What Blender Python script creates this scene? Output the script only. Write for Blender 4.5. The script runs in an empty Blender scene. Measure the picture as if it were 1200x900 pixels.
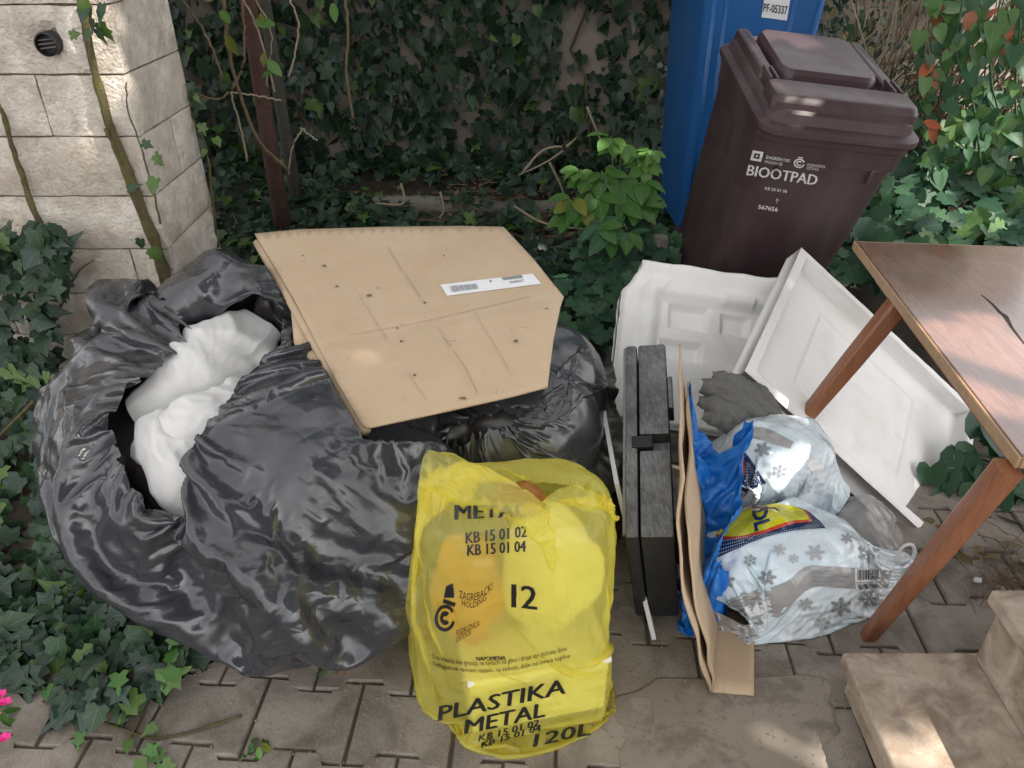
import bpy, bmesh, math, random
import numpy as np
from mathutils import Vector, Matrix, Euler, noise
from mathutils.bvhtree import BVHTree

random.seed(7); rng = np.random.default_rng(7)
S = bpy.context.scene
C = S.collection
PI = math.pi
R = math.radians

# ------------------------------------------------------------------ camera, sky, sun, exposure
PITCH = R(32.0); CH = 1.40; FPX = 900.0
CP, SP = math.cos(PITCH), math.sin(PITCH)
cam = bpy.data.cameras.new('camera'); co = bpy.data.objects.new('camera', cam); C.objects.link(co)
co.location = (0, 0, CH); co.rotation_euler = (PI / 2 - PITCH, 0, 0)
cam.sensor_width = 36; cam.lens = 36 * FPX / 1200; cam.clip_start = .02; cam.clip_end = 500
S.camera = co
SUN_EL, SUN_AZ = R(50), R(120)          # azimuth clockwise from +Y: high on the right, a little behind the camera, through an added tree crown
w = bpy.data.worlds.new('World'); S.world = w; w.use_nodes = True
wn = w.node_tree; wn.nodes.clear()
sky = wn.nodes.new('ShaderNodeTexSky'); sky.sky_type = 'NISHITA'; sky.sun_disc = False
sky.sun_elevation = SUN_EL; sky.sun_rotation = SUN_AZ; sky.dust_density = 3.0; sky.air_density = 1.0; sky.ozone_density = 1.0
hs = wn.nodes.new('ShaderNodeHueSaturation'); hs.inputs['Saturation'].default_value = .03   # thin cloud over the blue
bg = wn.nodes.new('ShaderNodeBackground'); bg.inputs['Strength'].default_value = .15
wo = wn.nodes.new('ShaderNodeOutputWorld')
wn.links.new(sky.outputs[0], hs.inputs['Color']); wn.links.new(hs.outputs[0], bg.inputs[0]); wn.links.new(bg.outputs[0], wo.inputs[0])
sl = bpy.data.lights.new('sun', 'SUN'); sl.energy = 3.2; sl.angle = R(.6); sl.color = (1, .93, .84)
so = bpy.data.objects.new('sun', sl); C.objects.link(so)
sd = Vector((math.sin(SUN_AZ) * math.cos(SUN_EL), math.cos(SUN_AZ) * math.cos(SUN_EL), math.sin(SUN_EL)))
so.rotation_euler = sd.to_track_quat('Z', 'Y').to_euler(); so.location = (2, -3, 6)
S.view_settings.view_transform = 'Standard'; S.view_settings.look = 'None'
S.view_settings.exposure = 1.62; S.view_settings.gamma = 1
S.render.engine = 'CYCLES'
S.cycles.max_bounces = 10; S.cycles.transparent_max_bounces = 24; S.cycles.use_denoising = True

# ------------------------------------------------------------------ measuring helpers: sight lines of the photograph (1200 x 900) to places in the world
def ray(px, py):
    a, b = (px - 600) / FPX, (450 - py) / FPX
    return Vector((a, CP + b * SP, -SP + b * CP))
def at_h(px, py, h=0.0):                 # where the sight line meets height h
    d = ray(px, py); t = (h - CH) / d.z
    return Vector((d.x * t, d.y * t, h))
def at_y(px, py, y):                     # where the sight line meets distance y
    d = ray(px, py); t = y / d.y
    return Vector((d.x * t, y, CH + d.z * t))
def pix(p):
    z = p[1] * CP - (p[2] - CH) * SP; v = p[1] * SP + (p[2] - CH) * CP
    return (600 + FPX * p[0] / z, 450 - FPX * v / z)

# ------------------------------------------------------------------ object helpers
def tag(o, label=None, cat=None, group=None, kind=None):
    if label: o['label'] = label
    if cat: o['category'] = cat
    if group: o['group'] = group
    if kind: o['kind'] = kind
    return o
def thing(name, label, cat, loc=(0, 0, 0), rot=(0, 0, 0), group=None):
    o = bpy.data.objects.new(name, None); C.objects.link(o); o.empty_display_size = .1
    o.location = loc; o.rotation_euler = rot
    return tag(o, label, cat, group)
def link(name, me, parent=None, smooth=None):
    o = bpy.data.objects.new(name, me); C.objects.link(o)
    if parent is not None: o.parent = parent
    if smooth is not None and len(me.polygons):
        me.polygons.foreach_set('use_smooth', [smooth] * len(me.polygons))
    return o
def raw(name, verts, faces, mats, parent=None, smooth=False, origin=None, mi=None):
    """verts in world coordinates (or in the parent's own frame if origin is None and parent is rotated)"""
    v = np.array([tuple(x) for x in verts], dtype=float) if not isinstance(verts, np.ndarray) else verts
    o0 = Vector((0, 0, 0))
    if origin is not None: o0 = Vector(origin)
    elif parent is not None and parent.get('world_parts'): o0 = Vector(parent.location)
    v = v - np.array(o0)
    me = bpy.data.meshes.new(name); me.from_pydata(v.tolist(), [], faces if isinstance(faces, list) else faces.tolist())
    for m in (mats if isinstance(mats, (list, tuple)) else [mats]): me.materials.append(m)
    if mi is not None: me.polygons.foreach_set('material_index', np.asarray(mi, dtype=np.int32))
    me.update()
    o = link(name, me, parent, smooth)
    if origin is not None: o.location = o0
    return o
def fin(name, B, mat, parent=None, smooth=None, origin=None, auto=None):
    bmesh.ops.recalc_face_normals(B, faces=B.faces)
    if parent is not None and parent.get('world_parts'): bmesh.ops.translate(B, verts=B.verts, vec=-Vector(parent.location))
    if origin is not None: bmesh.ops.translate(B, verts=B.verts, vec=-Vector(origin))
    me = bpy.data.meshes.new(name); B.to_mesh(me); B.free()
    for m in (mat if isinstance(mat, (list, tuple)) else [mat]): me.materials.append(m)
    o = link(name, me, parent, True if auto else smooth)
    if auto: sharp(o, auto)
    if origin is not None: o.location = origin
    return o
def sharp(o, deg=35):
    me = o.data; bm = bmesh.new(); bm.from_mesh(me); a = R(deg)
    for e in bm.edges:
        e.smooth = not (len(e.link_faces) == 2 and e.calc_face_angle(0) > a)
    for f in bm.faces: f.smooth = True
    bm.to_mesh(me); bm.free()
def box(B, c, s, bev=0, seg=2, rot=None, taper=None):
    """a bevelled box; rot is a Matrix or z angle"""
    r = bmesh.ops.create_cube(B, size=1)
    vs = r['verts']
    for v in vs:
        v.co = Vector((v.co.x * s[0], v.co.y * s[1], v.co.z * s[2]))
        if taper and v.co.z < 0: v.co.x *= taper; v.co.y *= taper
    if bev:
        es = list({e for v in vs for e in v.link_edges})
        g = bmesh.ops.bevel(B, geom=es, offset=bev, segments=seg, profile=.5, affect='EDGES')
        vs = list({v for f in g['faces'] for v in f.verts} | {v for v in vs if v.is_valid})
    M = rot if isinstance(rot, Matrix) else Matrix.Rotation(rot or 0, 3, 'Z')
    for v in vs: v.co = M @ v.co + Vector(c)
    return vs
def loft(B, rings, caps=(True, True), closed=True):
    vr = [[B.verts.new(p) for p in r] for r in rings]
    n = len(vr[0])
    for a, b in zip(vr, vr[1:]):
        for i in range(n if closed else n - 1):
            j = (i + 1) % n
            B.faces.new((a[i], a[j], b[j], b[i]))
    if caps[0]: B.faces.new(list(reversed(vr[0])))
    if caps[1]: B.faces.new(vr[-1])
    return vr
def rrect(w, d, r, z, n=5, cx=0, cy=0):
    pts = []
    for k, (sx, sy) in enumerate(((1, 1), (-1, 1), (-1, -1), (1, -1))):
        for i in range(n + 1):
            a = PI / 2 * (k + i / n)
            pts.append(Vector((cx + sx * (w / 2 - r) + r * math.cos(a), cy + sy * (d / 2 - r) + r * math.sin(a), z)))
    return pts
def tube(B, pts, rad, n=6, cap=True):
    pts = [Vector(p) for p in pts]
    if not isinstance(rad, (list, tuple)): rad = [rad] * len(pts)
    up = Vector((.31, .17, .93)); rings = []
    for i, p in enumerate(pts):
        t = (pts[min(i + 1, len(pts) - 1)] - pts[max(i - 1, 0)])
        if t.length < 1e-9: t = Vector((0, 0, 1))
        t.normalize()
        x = t.cross(up)
        if x.length < .05: x = t.cross(Vector((1, 0, 0)))
        x.normalize(); y = t.cross(x).normalized()
        rings.append([p + (x * math.cos(2 * PI * k / n) + y * math.sin(2 * PI * k / n)) * rad[i] for k in range(n)])
    loft(B, rings, (cap, cap))
def spline(pts, n):
    """Catmull-Rom through pts, n samples, evenly spaced"""
    P = np.array([tuple(p) for p in pts], float); out = []
    Q = np.vstack([2 * P[0] - P[1], P, 2 * P[-1] - P[-2]])
    for i in range(1, len(Q) - 2):
        t = np.linspace(0, 1, 24, endpoint=False)[:, None]
        a, b, c, d = Q[i - 1], Q[i], Q[i + 1], Q[i + 2]
        out.append(.5 * (2 * b + (c - a) * t + (2 * a - 5 * b + 4 * c - d) * t ** 2 + (3 * b - a - 3 * c + d) * t ** 3))
    out = np.vstack(out + [P[-1:]])
    s = np.r_[0, np.cumsum(np.linalg.norm(np.diff(out, axis=0), axis=1))]
    u = np.linspace(0, s[-1], n)
    return np.stack([np.interp(u, s, out[:, k]) for k in range(3)], 1)

# ------------------------------------------------------------------ materials
class NT:
    def __init__(s, name):
        s.m = bpy.data.materials.new(name); s.m.use_nodes = True; s.t = s.m.node_tree; s.n = s.t.nodes
        s.b = s.n['Principled BSDF']; s.out = s.n['Material Output']; s._tc = None
    def new(s, t, **kw):
        n = s.n.new(t)
        for k, v in kw.items(): setattr(n, k, v)
        return n
    def L(s, a, b): s.t.links.new(a, b)
    def co(s, kind='Object'):
        if s._tc is None: s._tc = s.new('ShaderNodeTexCoord')
        return s._tc.outputs[kind]
    def noise(s, scale, detail=4, rough=.55, dist=0, vec=None, stretch=None):
        n = s.new('ShaderNodeTexNoise'); n.inputs['Scale'].default_value = scale; n.inputs['Detail'].default_value = detail
        n.inputs['Roughness'].default_value = rough; n.inputs['Distortion'].default_value = dist
        v = vec if vec is not None else s.co()
        if stretch:
            mp = s.new('ShaderNodeMapping'); mp.inputs['Scale'].default_value = stretch; s.L(v, mp.inputs[0]); v = mp.outputs[0]
        s.L(v, n.inputs['Vector']); return n.outputs['Fac']
    def ramp(s, fac, stops):
        r = s.new('ShaderNodeValToRGB'); e = r.color_ramp.elements
        while len(e) < len(stops): e.new(.5)
        for x, (p, c) in zip(e, stops):
            x.position = p; x.color = (c, c, c, 1) if not isinstance(c, tuple) else (*c, 1)
        s.L(fac, r.inputs[0]); return r.outputs[0]
    def mix(s, fac, a, b, mode='MIX'):
        n = s.new('ShaderNodeMix', data_type='RGBA', blend_type=mode)
        for v, i in ((fac, 0), (a, 6), (b, 7)):
            if hasattr(v, 'is_linked'): s.L(v, n.inputs[i])
            elif i == 0: n.inputs[0].default_value = v
            else: n.inputs[i].default_value = (*v, 1)
        return n.outputs[2]
    def math(s, op, a, b=None):
        n = s.new('ShaderNodeMath', operation=op)
        for v, i in ((a, 0), (b, 1)):
            if v is None: continue
            if hasattr(v, 'is_linked'): s.L(v, n.inputs[i])
            else: n.inputs[i].default_value = v
        return n.outputs[0]
    def bump(s, h, strength=.3, dist=.01, normal=None):
        n = s.new('ShaderNodeBump'); n.inputs['Strength'].default_value = strength; n.inputs['Distance'].default_value = dist
        s.L(h, n.inputs['Height'])
        if normal is not None: s.L(normal, n.inputs['Normal'])
        s.L(n.outputs[0], s.b.inputs['Normal']); return n.outputs[0]
    def set(s, **kw):
        for k, v in kw.items():
            i = s.b.inputs[k.replace('_', ' ')]
            if hasattr(v, 'is_linked'): s.L(v, i)
            else: i.default_value = (*v, 1) if isinstance(v, tuple) and len(v) == 3 else v
        return s
    def objrand(s):
        return s.new('ShaderNodeObjectInfo').outputs['Random']

def flat(name, col, rough=.6, var=.12, scale=30, bump=.0, spec=.5, metal=0, bdist=.004):
    t = NT(name); f = t.noise(scale, 5)
    lo = tuple(max(0, c * (1 - var)) for c in col); hi = tuple(min(1, c * (1 + var)) for c in col)
    t.set(Base_Color=t.mix(f, lo, hi), Roughness=rough, Metallic=metal); t.b.inputs['Specular IOR Level'].default_value = spec
    if bump: t.bump(t.noise(scale * 3, 5), bump, bdist)
    return t.m

# concrete pavers: warm grey, grit, dirt blotches
t = NT('paver_concrete')
g = t.noise(420, 3); blot = t.noise(7, 6, .6, .4, vec=t.new('ShaderNodeNewGeometry').outputs['Position'])
base = t.mix(t.objrand(), (.225, .182, .142), (.29, .243, .198))
base = t.mix(t.ramp(g, [(.35, 0.0), (.7, 1.0)]), base, (.31, .28, .25))
base = t.mix(t.ramp(blot, [(.42, 0.0), (.68, .85)]), base, (.085, .065, .047))
sp = t.new('ShaderNodeTexVoronoi'); sp.inputs['Scale'].default_value = 130; t.L(t.co(), sp.inputs['Vector'])
base = t.mix(t.ramp(sp.outputs['Distance'], [(.1, .55), (.18, 0.0)]), base, (.44, .41, .37))
t.set(Base_Color=base, Roughness=.88)
t.bump(t.math('ADD', g, t.math('MULTIPLY', t.noise(60, 5), 1.5)), .45, .003)
M_PAVER = t.m
t = NT('joint_sand')
t.set(Base_Color=t.mix(t.noise(25, 6), (.045, .036, .027), (.12, .095, .07)), Roughness=.95); t.bump(t.noise(220, 4), .6, .004)
M_JOINT = t.m
t = NT('cement_smear')
p = t.new('ShaderNodeNewGeometry').outputs['Position']
f1 = t.noise(5, 7, .6, .2, vec=p); f2 = t.noise(6, 9, .68, .25, vec=p); f3 = t.noise(350, 3)
base = t.mix(f1, (.20, .165, .13), (.30, .255, .21))
base = t.mix(t.ramp(f2, [(.50, 0.0), (.58, .7), (.62, .35), (.75, .8)]), base, (.12, .095, .07))
base = t.mix(t.ramp(f3, [(.5, 0.0), (.8, .5)]), base, (.36, .33, .3))
t.set(Base_Color=base, Roughness=.85); t.bump(t.math('ADD', f3, t.noise(45, 6)), .3, .003)
M_CEMENT = t.m
t = NT('damp_soil')
t.set(Base_Color=t.mix(t.noise(14, 8, .65), (.018, .013, .008), (.075, .052, .034)), Roughness=.95); t.bump(t.noise(60, 7, .7), .9, .02)
M_SOIL = t.m
# limestone facing, rough hewn
t = NT('hewn_limestone')
p = t.new('ShaderNodeNewGeometry').outputs['Position']
v1 = t.noise(9, 8, .62, .15, vec=p); v2 = t.noise(13, 9, .72, .5, vec=p); v3 = t.noise(90, 5, vec=p)
base = t.mix(t.objrand(), (.62, .555, .48), (.72, .655, .58))
base = t.mix(t.ramp(v1, [(.4, 0.0), (.75, .8)]), base, (.36, .285, .215))
base = t.mix(t.ramp(v2, [(.46, 0.0), (.62, .5), (.78, .75)]), base, (.30, .235, .175))
base = t.mix(t.ramp(v3, [(.5, 0.0), (.8, .35)]), base, (.68, .64, .58))
base = t.mix(t.ramp(t.noise(5, 6, .6, 1, vec=p), [(.58, 0.0), (.75, .45)]), base, (.27, .27, .20))
t.set(Base_Color=base, Roughness=.9); t.bump(t.math('ADD', t.math('MULTIPLY', v1, 1.6), t.math('MULTIPLY', v3, .8)), .8, .012)
M_STONE = t.m
M_MORTAR = flat('old_mortar', (.22, .18, .14), .95, .3, 40, .5)
M_STEP = None
t = NT('step_limestone')
p = t.new('ShaderNodeNewGeometry').outputs['Position']
f1 = t.noise(16, 8, .65, .5, vec=p)
base = t.mix(t.ramp(f1, [(.38, 0.0), (.62, 1.0)]), (.25, .19, .14), (.47, .40, .325))
base = t.mix(t.ramp(t.noise(8, 6, .6, .3, vec=p), [(.5, 0.0), (.75, .5)]), base, (.36, .25, .16))
base = t.mix(t.ramp(t.noise(160, 3, vec=p), [(.6, 0.0), (.75, .35)]), base, (.20, .16, .12))
t.set(Base_Color=base, Roughness=.75); t.bump(t.noise(120, 5, vec=p), .25, .002)
M_STEP = t.m
# plastics
t = NT('brown_bin_plastic')
f = t.noise(18, 7, .65, .3)
dst = t.ramp(t.noise(4, 9, .7, .3, stretch=(1, 1, .35)), [(.48, 0.0), (.75, .55)])
t.set(Base_Color=t.mix(dst, t.mix(f, (.042, .021, .025), (.060, .034, .039)), (.13, .105, .10)), Roughness=t.ramp(t.noise(9, 6), [(.3, .33), (.7, .52)]))
t.bump(t.noise(260, 3), .08, .001)
M_BROWN = t.m
t = NT('blue_bin_plastic')
t.set(Base_Color=t.mix(t.noise(10, 6, .6, stretch=(1, 1, .15)), (.012, .085, .27), (.02, .13, .37)), Roughness=.36)
M_BLUEBIN = t.m
M_RUBBER = flat('black_rubber', (.012, .012, .012), .7)
M_WHITEPRINT = flat('white_print', (.62, .60, .60), .6, .12, 80)
M_BLACKPRINT = flat('black_print', (.012, .012, .014), .45, .1, 60)
M_GREYPRINT = flat('grey_print', (.23, .24, .25), .5, .15, 60)
M_PALEGREYPRINT = flat('pale_grey_print', (.40, .41, .42), .35, .15, 60)
M_PAPER = flat('label_paper', (.76, .76, .77), .5, .06, 40)
# cardboard
t = NT('brown_cardboard')
f = t.noise(6, 7, .6, .3); fib = t.noise(40, 5, .6, stretch=(1, 9, 1))
base = t.mix(f, (.43, .31, .20), (.57, .445, .315))
base = t.mix(t.math('MULTIPLY', fib, .35), base, (.42, .30, .19))
base = t.mix(t.ramp(t.noise(75, 3, .6, .5), [(.66, 0.0), (.74, .5)]), base, (.22, .15, .09))
t.set(Base_Color=base, Roughness=.82); t.b.inputs['Specular IOR Level'].default_value = .3
t.bump(t.noise(30, 6), .15, .004)
M_CARD = t.m
t = NT('scuffed_case_plastic')
p = t.co()
dust = t.noise(8, 8, .7, .5); scr = t.noise(55, 4, .7, .2, stretch=(3, .5, 3))
fac = t.math('MULTIPLY', t.ramp(dust, [(.30, .30), (.62, 1.0)]), t.ramp(scr, [(.3, .3), (.75, 1.0)]))
nzz = t.new('ShaderNodeSeparateXYZ'); t.L(t.new('ShaderNodeNewGeometry').outputs['Normal'], nzz.inputs[0])
fac = t.math('MULTIPLY', fac, t.ramp(nzz.outputs[2], [(.3, .12), (.8, 1.0)]))      # dust lies on what faces up
t.set(Base_Color=t.mix(fac, (.007, .007, .008), (.27, .27, .275)), Roughness=.6); t.bump(t.noise(300, 3), .2, .001)
M_CASE = t.m
M_CASEDARK = flat('clean_black_case_plastic', (.009, .009, .01), .5, .2, 30)
# expanded polystyrene
t = NT('expanded_polystyrene')
vo = t.new('ShaderNodeTexVoronoi'); vo.inputs['Scale'].default_value = 260; t.L(t.co(), vo.inputs['Vector'])
dirt = t.ramp(t.noise(5, 7, .62, .6), [(.52, 0.0), (.8, .55)])
base = t.mix(dirt, (.85, .83, .81), (.62, .58, .50))
t.set(Base_Color=base, Roughness=.75); t.bump(vo.outputs['Distance'], .12, .0015)
M_FOAM = t.m
M_FOAMSTAIN = flat('rusty_stain', (.42, .25, .05), .8, .5, 45)
M_WHITEBOARD = flat('white_laminate', (.70, .70, .69), .4, .05)
# table
def wood(name, c1, c2, rough, sc=8, stretch=(1, 12, 1), coat=0):
    t = NT(name); n1 = t.noise(sc, 8, .62, 1.4, stretch=stretch); n2 = t.noise(sc * 7, 4, .6, .3, stretch=stretch)
    c = t.mix(t.ramp(n1, [(.3, 0.0), (.7, 1.0)]), c1, c2)
    c = t.mix(t.ramp(n2, [(.5, 0.0), (.8, .5)]), c, tuple(x * .45 for x in c1))
    t.set(Base_Color=c, Roughness=rough); t.b.inputs['Coat Weight'].default_value = coat; t.b.inputs['Coat Roughness'].default_value = .18
    t.bump(n2, .08, .002); return t
t = wood('rosewood_veneer', (.135, .060, .045), (.235, .120, .088), .42, 5, (9, 1, 1))
d = t.noise(7, 6, .6)
t.set(Roughness=t.ramp(d, [(.35, .16), (.65, .34)])); t.b.inputs['Coat Weight'].default_value = 1; t.b.inputs['Coat Roughness'].default_value = .12; M_TOP = t.m
M_LEG = wood('orange_varnished_beech', (.20, .075, .036), (.30, .125, .062), .30, 6, (14, 14, 1)).m
M_APRON = wood('red_brown_stain', (.20, .05, .02), (.30, .085, .032), .4, 6, (14, 1, 14)).m
M_EDGE = flat('pale_edge_lipping', (.36, .23, .13), .5, .3, 60)
M_CRACK = flat('dark_crack_line', (.02, .012, .01), .8)
M_BARK = flat('red_brown_bark', (.085, .042, .032), .9, .5, 45, .6, bdist=.01)
M_BARKGREY = flat('grey_green_bark', (.075, .07, .055), .9, .4, 45, .6, bdist=.01)
M_TWIG = flat('dry_twig', (.17, .115, .07), .85, .5, 60)
M_TWIGPALE = flat('bleached_twig', (.34, .27, .19), .85, .3, 60)
t = NT('mossy_ivy_stem')
t.set(Base_Color=t.mix(t.ramp(t.noise(38, 6, .7), [(.42, 0.0), (.62, 1.0)]), t.mix(t.noise(90, 4), (.075, .05, .03), (.16, .115, .07)), (.14, .135, .03)), Roughness=.95); t.bump(t.noise(120, 6, .75), 1.0, .010)
M_VINE = t.m
M_PLASTER = flat('stained_plaster', (.33, .28, .23), .9, .35, 12, .4)
M_DRY = flat('dry_dead_leaf', (.17, .095, .045), .8, .5, 40)
M_RED = flat('orange_red_leaf', (.38, .085, .035), .6, .4, 40)
M_PINK = flat('magenta_petal', (.72, .02, .22), .6, .15, 40)
M_CREASE = flat('worn_fold_line', (.40, .29, .185), .85, .3, 60)
M_WEATHERED = flat('weathered_grey_wood', (.19, .17, .145), .9, .3, 50, .5)
# ================================================================== SETTING: ground, soil, pavement, steps
raw('ground', [(-60, -40, -.06), (60, -40, -.06), (60, 80, -.06), (-60, 80, -.06)], [[0, 1, 2, 3]], M_SOIL)['kind'] = 'structure'
# bed of soil behind and left of the pavement, gently lumpy
def soil_h(x, y):
    edge = min(1, max(0, (y - 2.05) / .5))
    if x < -.75: edge = max(edge, min(1, max(0, (-.95 - x) / .3)) * .5)
    if x > 1.45: edge = max(edge, min(1, max(0, (x - 1.5) / .3)) * .6)
    return -.028 + edge * (.05 + .045 * noise.noise((x * 2.3, y * 2.3, 1)) + .02 * noise.noise((x * 7, y * 7, 4))) + max(0, min(1, (y - 3.2) / .8)) * .10
nx, ny = 110, 90
vs = [(x, y, soil_h(x, y)) for y in np.linspace(.3, 5.6, ny) for x in np.linspace(-4.2, 4.2, nx)]
fs = [[j * nx + i, j * nx + i + 1, (j + 1) * nx + i + 1, (j + 1) * nx + i] for j in range(ny - 1) for i in range(nx - 1)]
tag(raw('soil', vs, fs, M_SOIL, smooth=True), kind='structure')

# pavement of double-T concrete pavers
PW, PD, PA = .204, .160, .013
pave = raw('pavement', [(-2.2, -2.0, -.0065), (2.6, -2.0, -.0065), (2.6, 2.15, -.0065), (-2.2, 2.15, -.0065)], [[0, 1, 2, 3]], M_JOINT)
pave['kind'] = 'structure'
def paver_mesh(seed):
    r = random.Random(seed); j = .0028
    up = [(-.5, 1), (-.27, 1), (-.20, -1), (.20, -1), (.27, 1), (.5, 1)]
    x_ = lambda u: u * (PW - 2 * j)
    top = [(x_(u), PD / 2 - j + s * PA) for u, s in up]; bot = [(x_(u), -PD / 2 + j - s * PA) for u, s in reversed(up)]
    out = [(x + r.uniform(-.0015, .0015), y + r.uniform(-.0015, .0015)) for x, y in top + bot][::-1]
    B = bmesh.new()
    f = lambda k, z: [Vector((x * k - .0 , y * k, z + r.uniform(-.0008, .0008))) for x, y in out]
    loft(B, [f(1, -.03), f(1, -.006), f(.985, -.001), f(.955, .0012)], (False, True))
    bmesh.ops.recalc_face_normals(B, faces=B.faces)
    me = bpy.data.meshes.new('paver'); B.to_mesh(me); B.free(); me.materials.append(M_PAVER)
    for p in me.polygons: p.use_smooth = False
    return me
pms = [paver_mesh(k) for k in range(5)]
PROT = R(-3.5); k = 0
px0 = at_h(415, 845)      # a joint of the photograph to hang the pattern on
for row in range(-4, 10):
    for col in range(-10, 13):
        lx = (col + .5 + (.5 if row % 2 else 0)) * PW; ly = row * PD
        x = px0.x + lx * math.cos(PROT) - ly * math.sin(PROT); y = px0.y + lx * math.sin(PROT) + ly * math.cos(PROT)
        if y > 2.02 + .06 * math.sin(x * 7) or y < .60 or x > 1.75 or x < -1.15: continue
        u, v = pix((x, y, 0))
        if not (-110 < u < 1310 and 330 < v < 1010): continue
        if x > 1.3 and y > 1.75: continue
        o = link('paver', random.choice(pms), pave)
        o.location = (x, y, random.uniform(-.002, .0015)); o.rotation_euler = (random.gauss(0, .006), random.gauss(0, .006), PROT + random.choice((0, PI)) + random.gauss(0, .006))
# thin cement smear that hides the joints in front of the cardboard, ragged edge
def blob(cx, cy, rx, ry, n, z0, z1, seed, jag=.16):
    B = bmesh.new(); ang = [2 * PI * i / n for i in range(n)]
    rr = [1 + jag * noise.noise((math.cos(a) * 1.7 + seed, math.sin(a) * 1.7, seed)) * 2 + .05 * noise.noise((math.cos(a) * 8, math.sin(a) * 8, seed)) for a in ang]
    ring = lambda k, z: [Vector((cx + rx * r * k * math.cos(a), cy + ry * r * k * math.sin(a), z + (.0006 * noise.noise((cx + 9 * k * math.cos(a), 9 * k * math.sin(a), seed)) if k < .98 else 0))) for a, r in zip(ang, rr)]
    loft(B, [ring(1, z0), ring(.985, z1 - .0006), ring(.95, z1), ring(.5, z1 + .0004), ring(.1, z1 + .0006)], (False, True))
    return B
tag(fin('cement_patch', blob(.44, .93, .25, .15, 90, -.006, .0026, 3.3, .24), M_CEMENT, smooth=True), kind='structure')

# two limestone steps at the lower right, rising to the right
st = thing('stone_steps', 'beige limestone steps with a thin nosing slab in the lower right corner', 'steps', (1.0, .8, 0)); st['world_parts'] = 1
B = bmesh.new(); box(B, (.93, .55, .033), (.47, .95, .066), .004); fin('riser', B, M_STEP, st)
B = bmesh.new(); box(B, (.922, .555, .085), (.492, .975, .034), .006, 3); fin('tread', B, M_STEP, st)
B = bmesh.new(); box(B, (1.32, .55, .178), (.765, .955, .150), .006); fin('riser', B, M_STEP, st)
B = bmesh.new(); box(B, (1.312, .552, .271), (.79, .975, .034), .006, 3); fin('tread', B, M_STEP, st)

# ================================================================== stone pillar on the left
PXc, PYc = -1.05, 2.20
pil = thing('stone_pillar', 'pillar faced with rough hewn white limestone blocks on the left', 'pillar', (-1.5, 2.45, 0)); pil['world_parts'] = 1
B = bmesh.new(); box(B, (-1.75, 2.415, 1.0), (1.36, .39, 2.0)); fin('core', B, M_MORTAR, pil)
def hewn(face, a0, a1, z0, z1, seed, bulge=.005, hole=None, chop=0):
    """a block with a pillowed rough face; face 'f' faces -Y (a runs along x), face 's' faces +X (a runs along y)"""
    nu = max(4, int((a1 - a0) / .028)); nv = max(4, int((z1 - z0) / .028)); V = []; F = []
    for jv in range(nv + 1):
        for iu in range(nu + 1):
            u, v = iu / nu, jv / nv
            a = a0 + (a1 - a0) * u; z = z0 + (z1 - z0) * v
            e = min(min(u, 1 - u) * (a1 - a0), min(v, 1 - v) * (z1 - z0))
            d = bulge * min(1, e / .007)
            if e > .001: d += .010 * noise.noise((a * 11, z * 11, seed)) + .006 * noise.noise((a * 34, z * 34, seed + 5))
            else: a += .003 * noise.noise((a * 20, z * 20, seed)); z += .003 * noise.noise((z * 20, a * 20, seed))
            if hole and math.hypot(a - hole[0], z - hole[1]) < .022: d -= .035
            V.append((a, PYc - d, z) if face == 'f' else (PXc + d, a, z))
    for jv in range(nv):
        for iu in range(nu):
            q = [jv * (nu + 1) + iu, jv * (nu + 1) + iu + 1, (jv + 1) * (nu + 1) + iu + 1, (jv + 1) * (nu + 1) + iu]
            F.append(q)
    # skirt back into the mortar
    per = [i for i in range(nu + 1)] + [jv * (nu + 1) + nu for jv in range(1, nv + 1)] + [nv * (nu + 1) + i for i in range(nu - 1, -1, -1)] + [jv * (nu + 1) for jv in range(nv - 1, 0, -1)]
    n0 = len(V)
    for i in per:
        x, y, z = V[i]; V.append((x, PYc + .035, z) if face == 'f' else (PXc - .035, y, z))
    m = len(per)
    for i in range(m): F.append([per[i], n0 + i, n0 + (i + 1) % m, per[(i + 1) % m]])
    o = raw('stone_block', V, F, M_STONE, pil, smooth=True); sharp(o, 42); return o
zc = [at_y(160, y, 2.19).z for y in (6, 88, 161, 231, 293, 345, 393)]   # joints of the courses, from the photograph
zc = [1.72] + zc + [zc[-1] - .13]
while zc[-1] > .05: zc.append(zc[-1] - .13)
js = {0: [-1.9, -1.45], 1: [-1.95, -1.02], 2: [-2.0, -1.29], 3: [-1.80, -1.6], 4: [-1.95], 5: [-1.84, -1.165], 6: [-1.6, -1.25], 7: [-1.75, -1.3]}
for c in range(len(zc) - 1):
    z1, z0 = zc[c] - .003, zc[c + 1] + .002
    if z0 < 0: z0 = .0
    xs = [-2.42] + sorted(x for x in js.get(c, [-1.8, -1.4]) if x < -1.1) + [PXc + .004]
    for a, b in zip(xs, xs[1:]):
        h = None
        if c == 1 and a < -1.3 < b: 
            q = at_y(57, 51, 2.18); h = (q.x, q.z)
        hewn('f', a + .003, b - .002, z0, z1, c * 3.1 + a, hole=h)
    ys = [PYc - .002, 2.61] if c % 3 else [PYc - .002, 2.43, 2.61]
    for a, b in zip(ys, ys[1:]):
        hewn('s', a + .003, b - .003, z0, z1, c * 5.3 + b, bulge=.005)
q = at_y(57, 51, 2.18)
B = bmesh.new()      # short pipe end with a slotted cap, let into the stone
rg = lambda r, y: [Vector((q.x + r * math.cos(2 * PI * i / 24), y, q.z + r * math.sin(2 * PI * i / 24))) for i in range(24)]
loft(B, [rg(.030, 2.20), rg(.030, 2.165), rg(.026, 2.163), rg(.025, 2.185)], (True, True))
fin('drain_pipe', B, M_CASEDARK, pil, auto=40)
B = bmesh.new()
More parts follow.
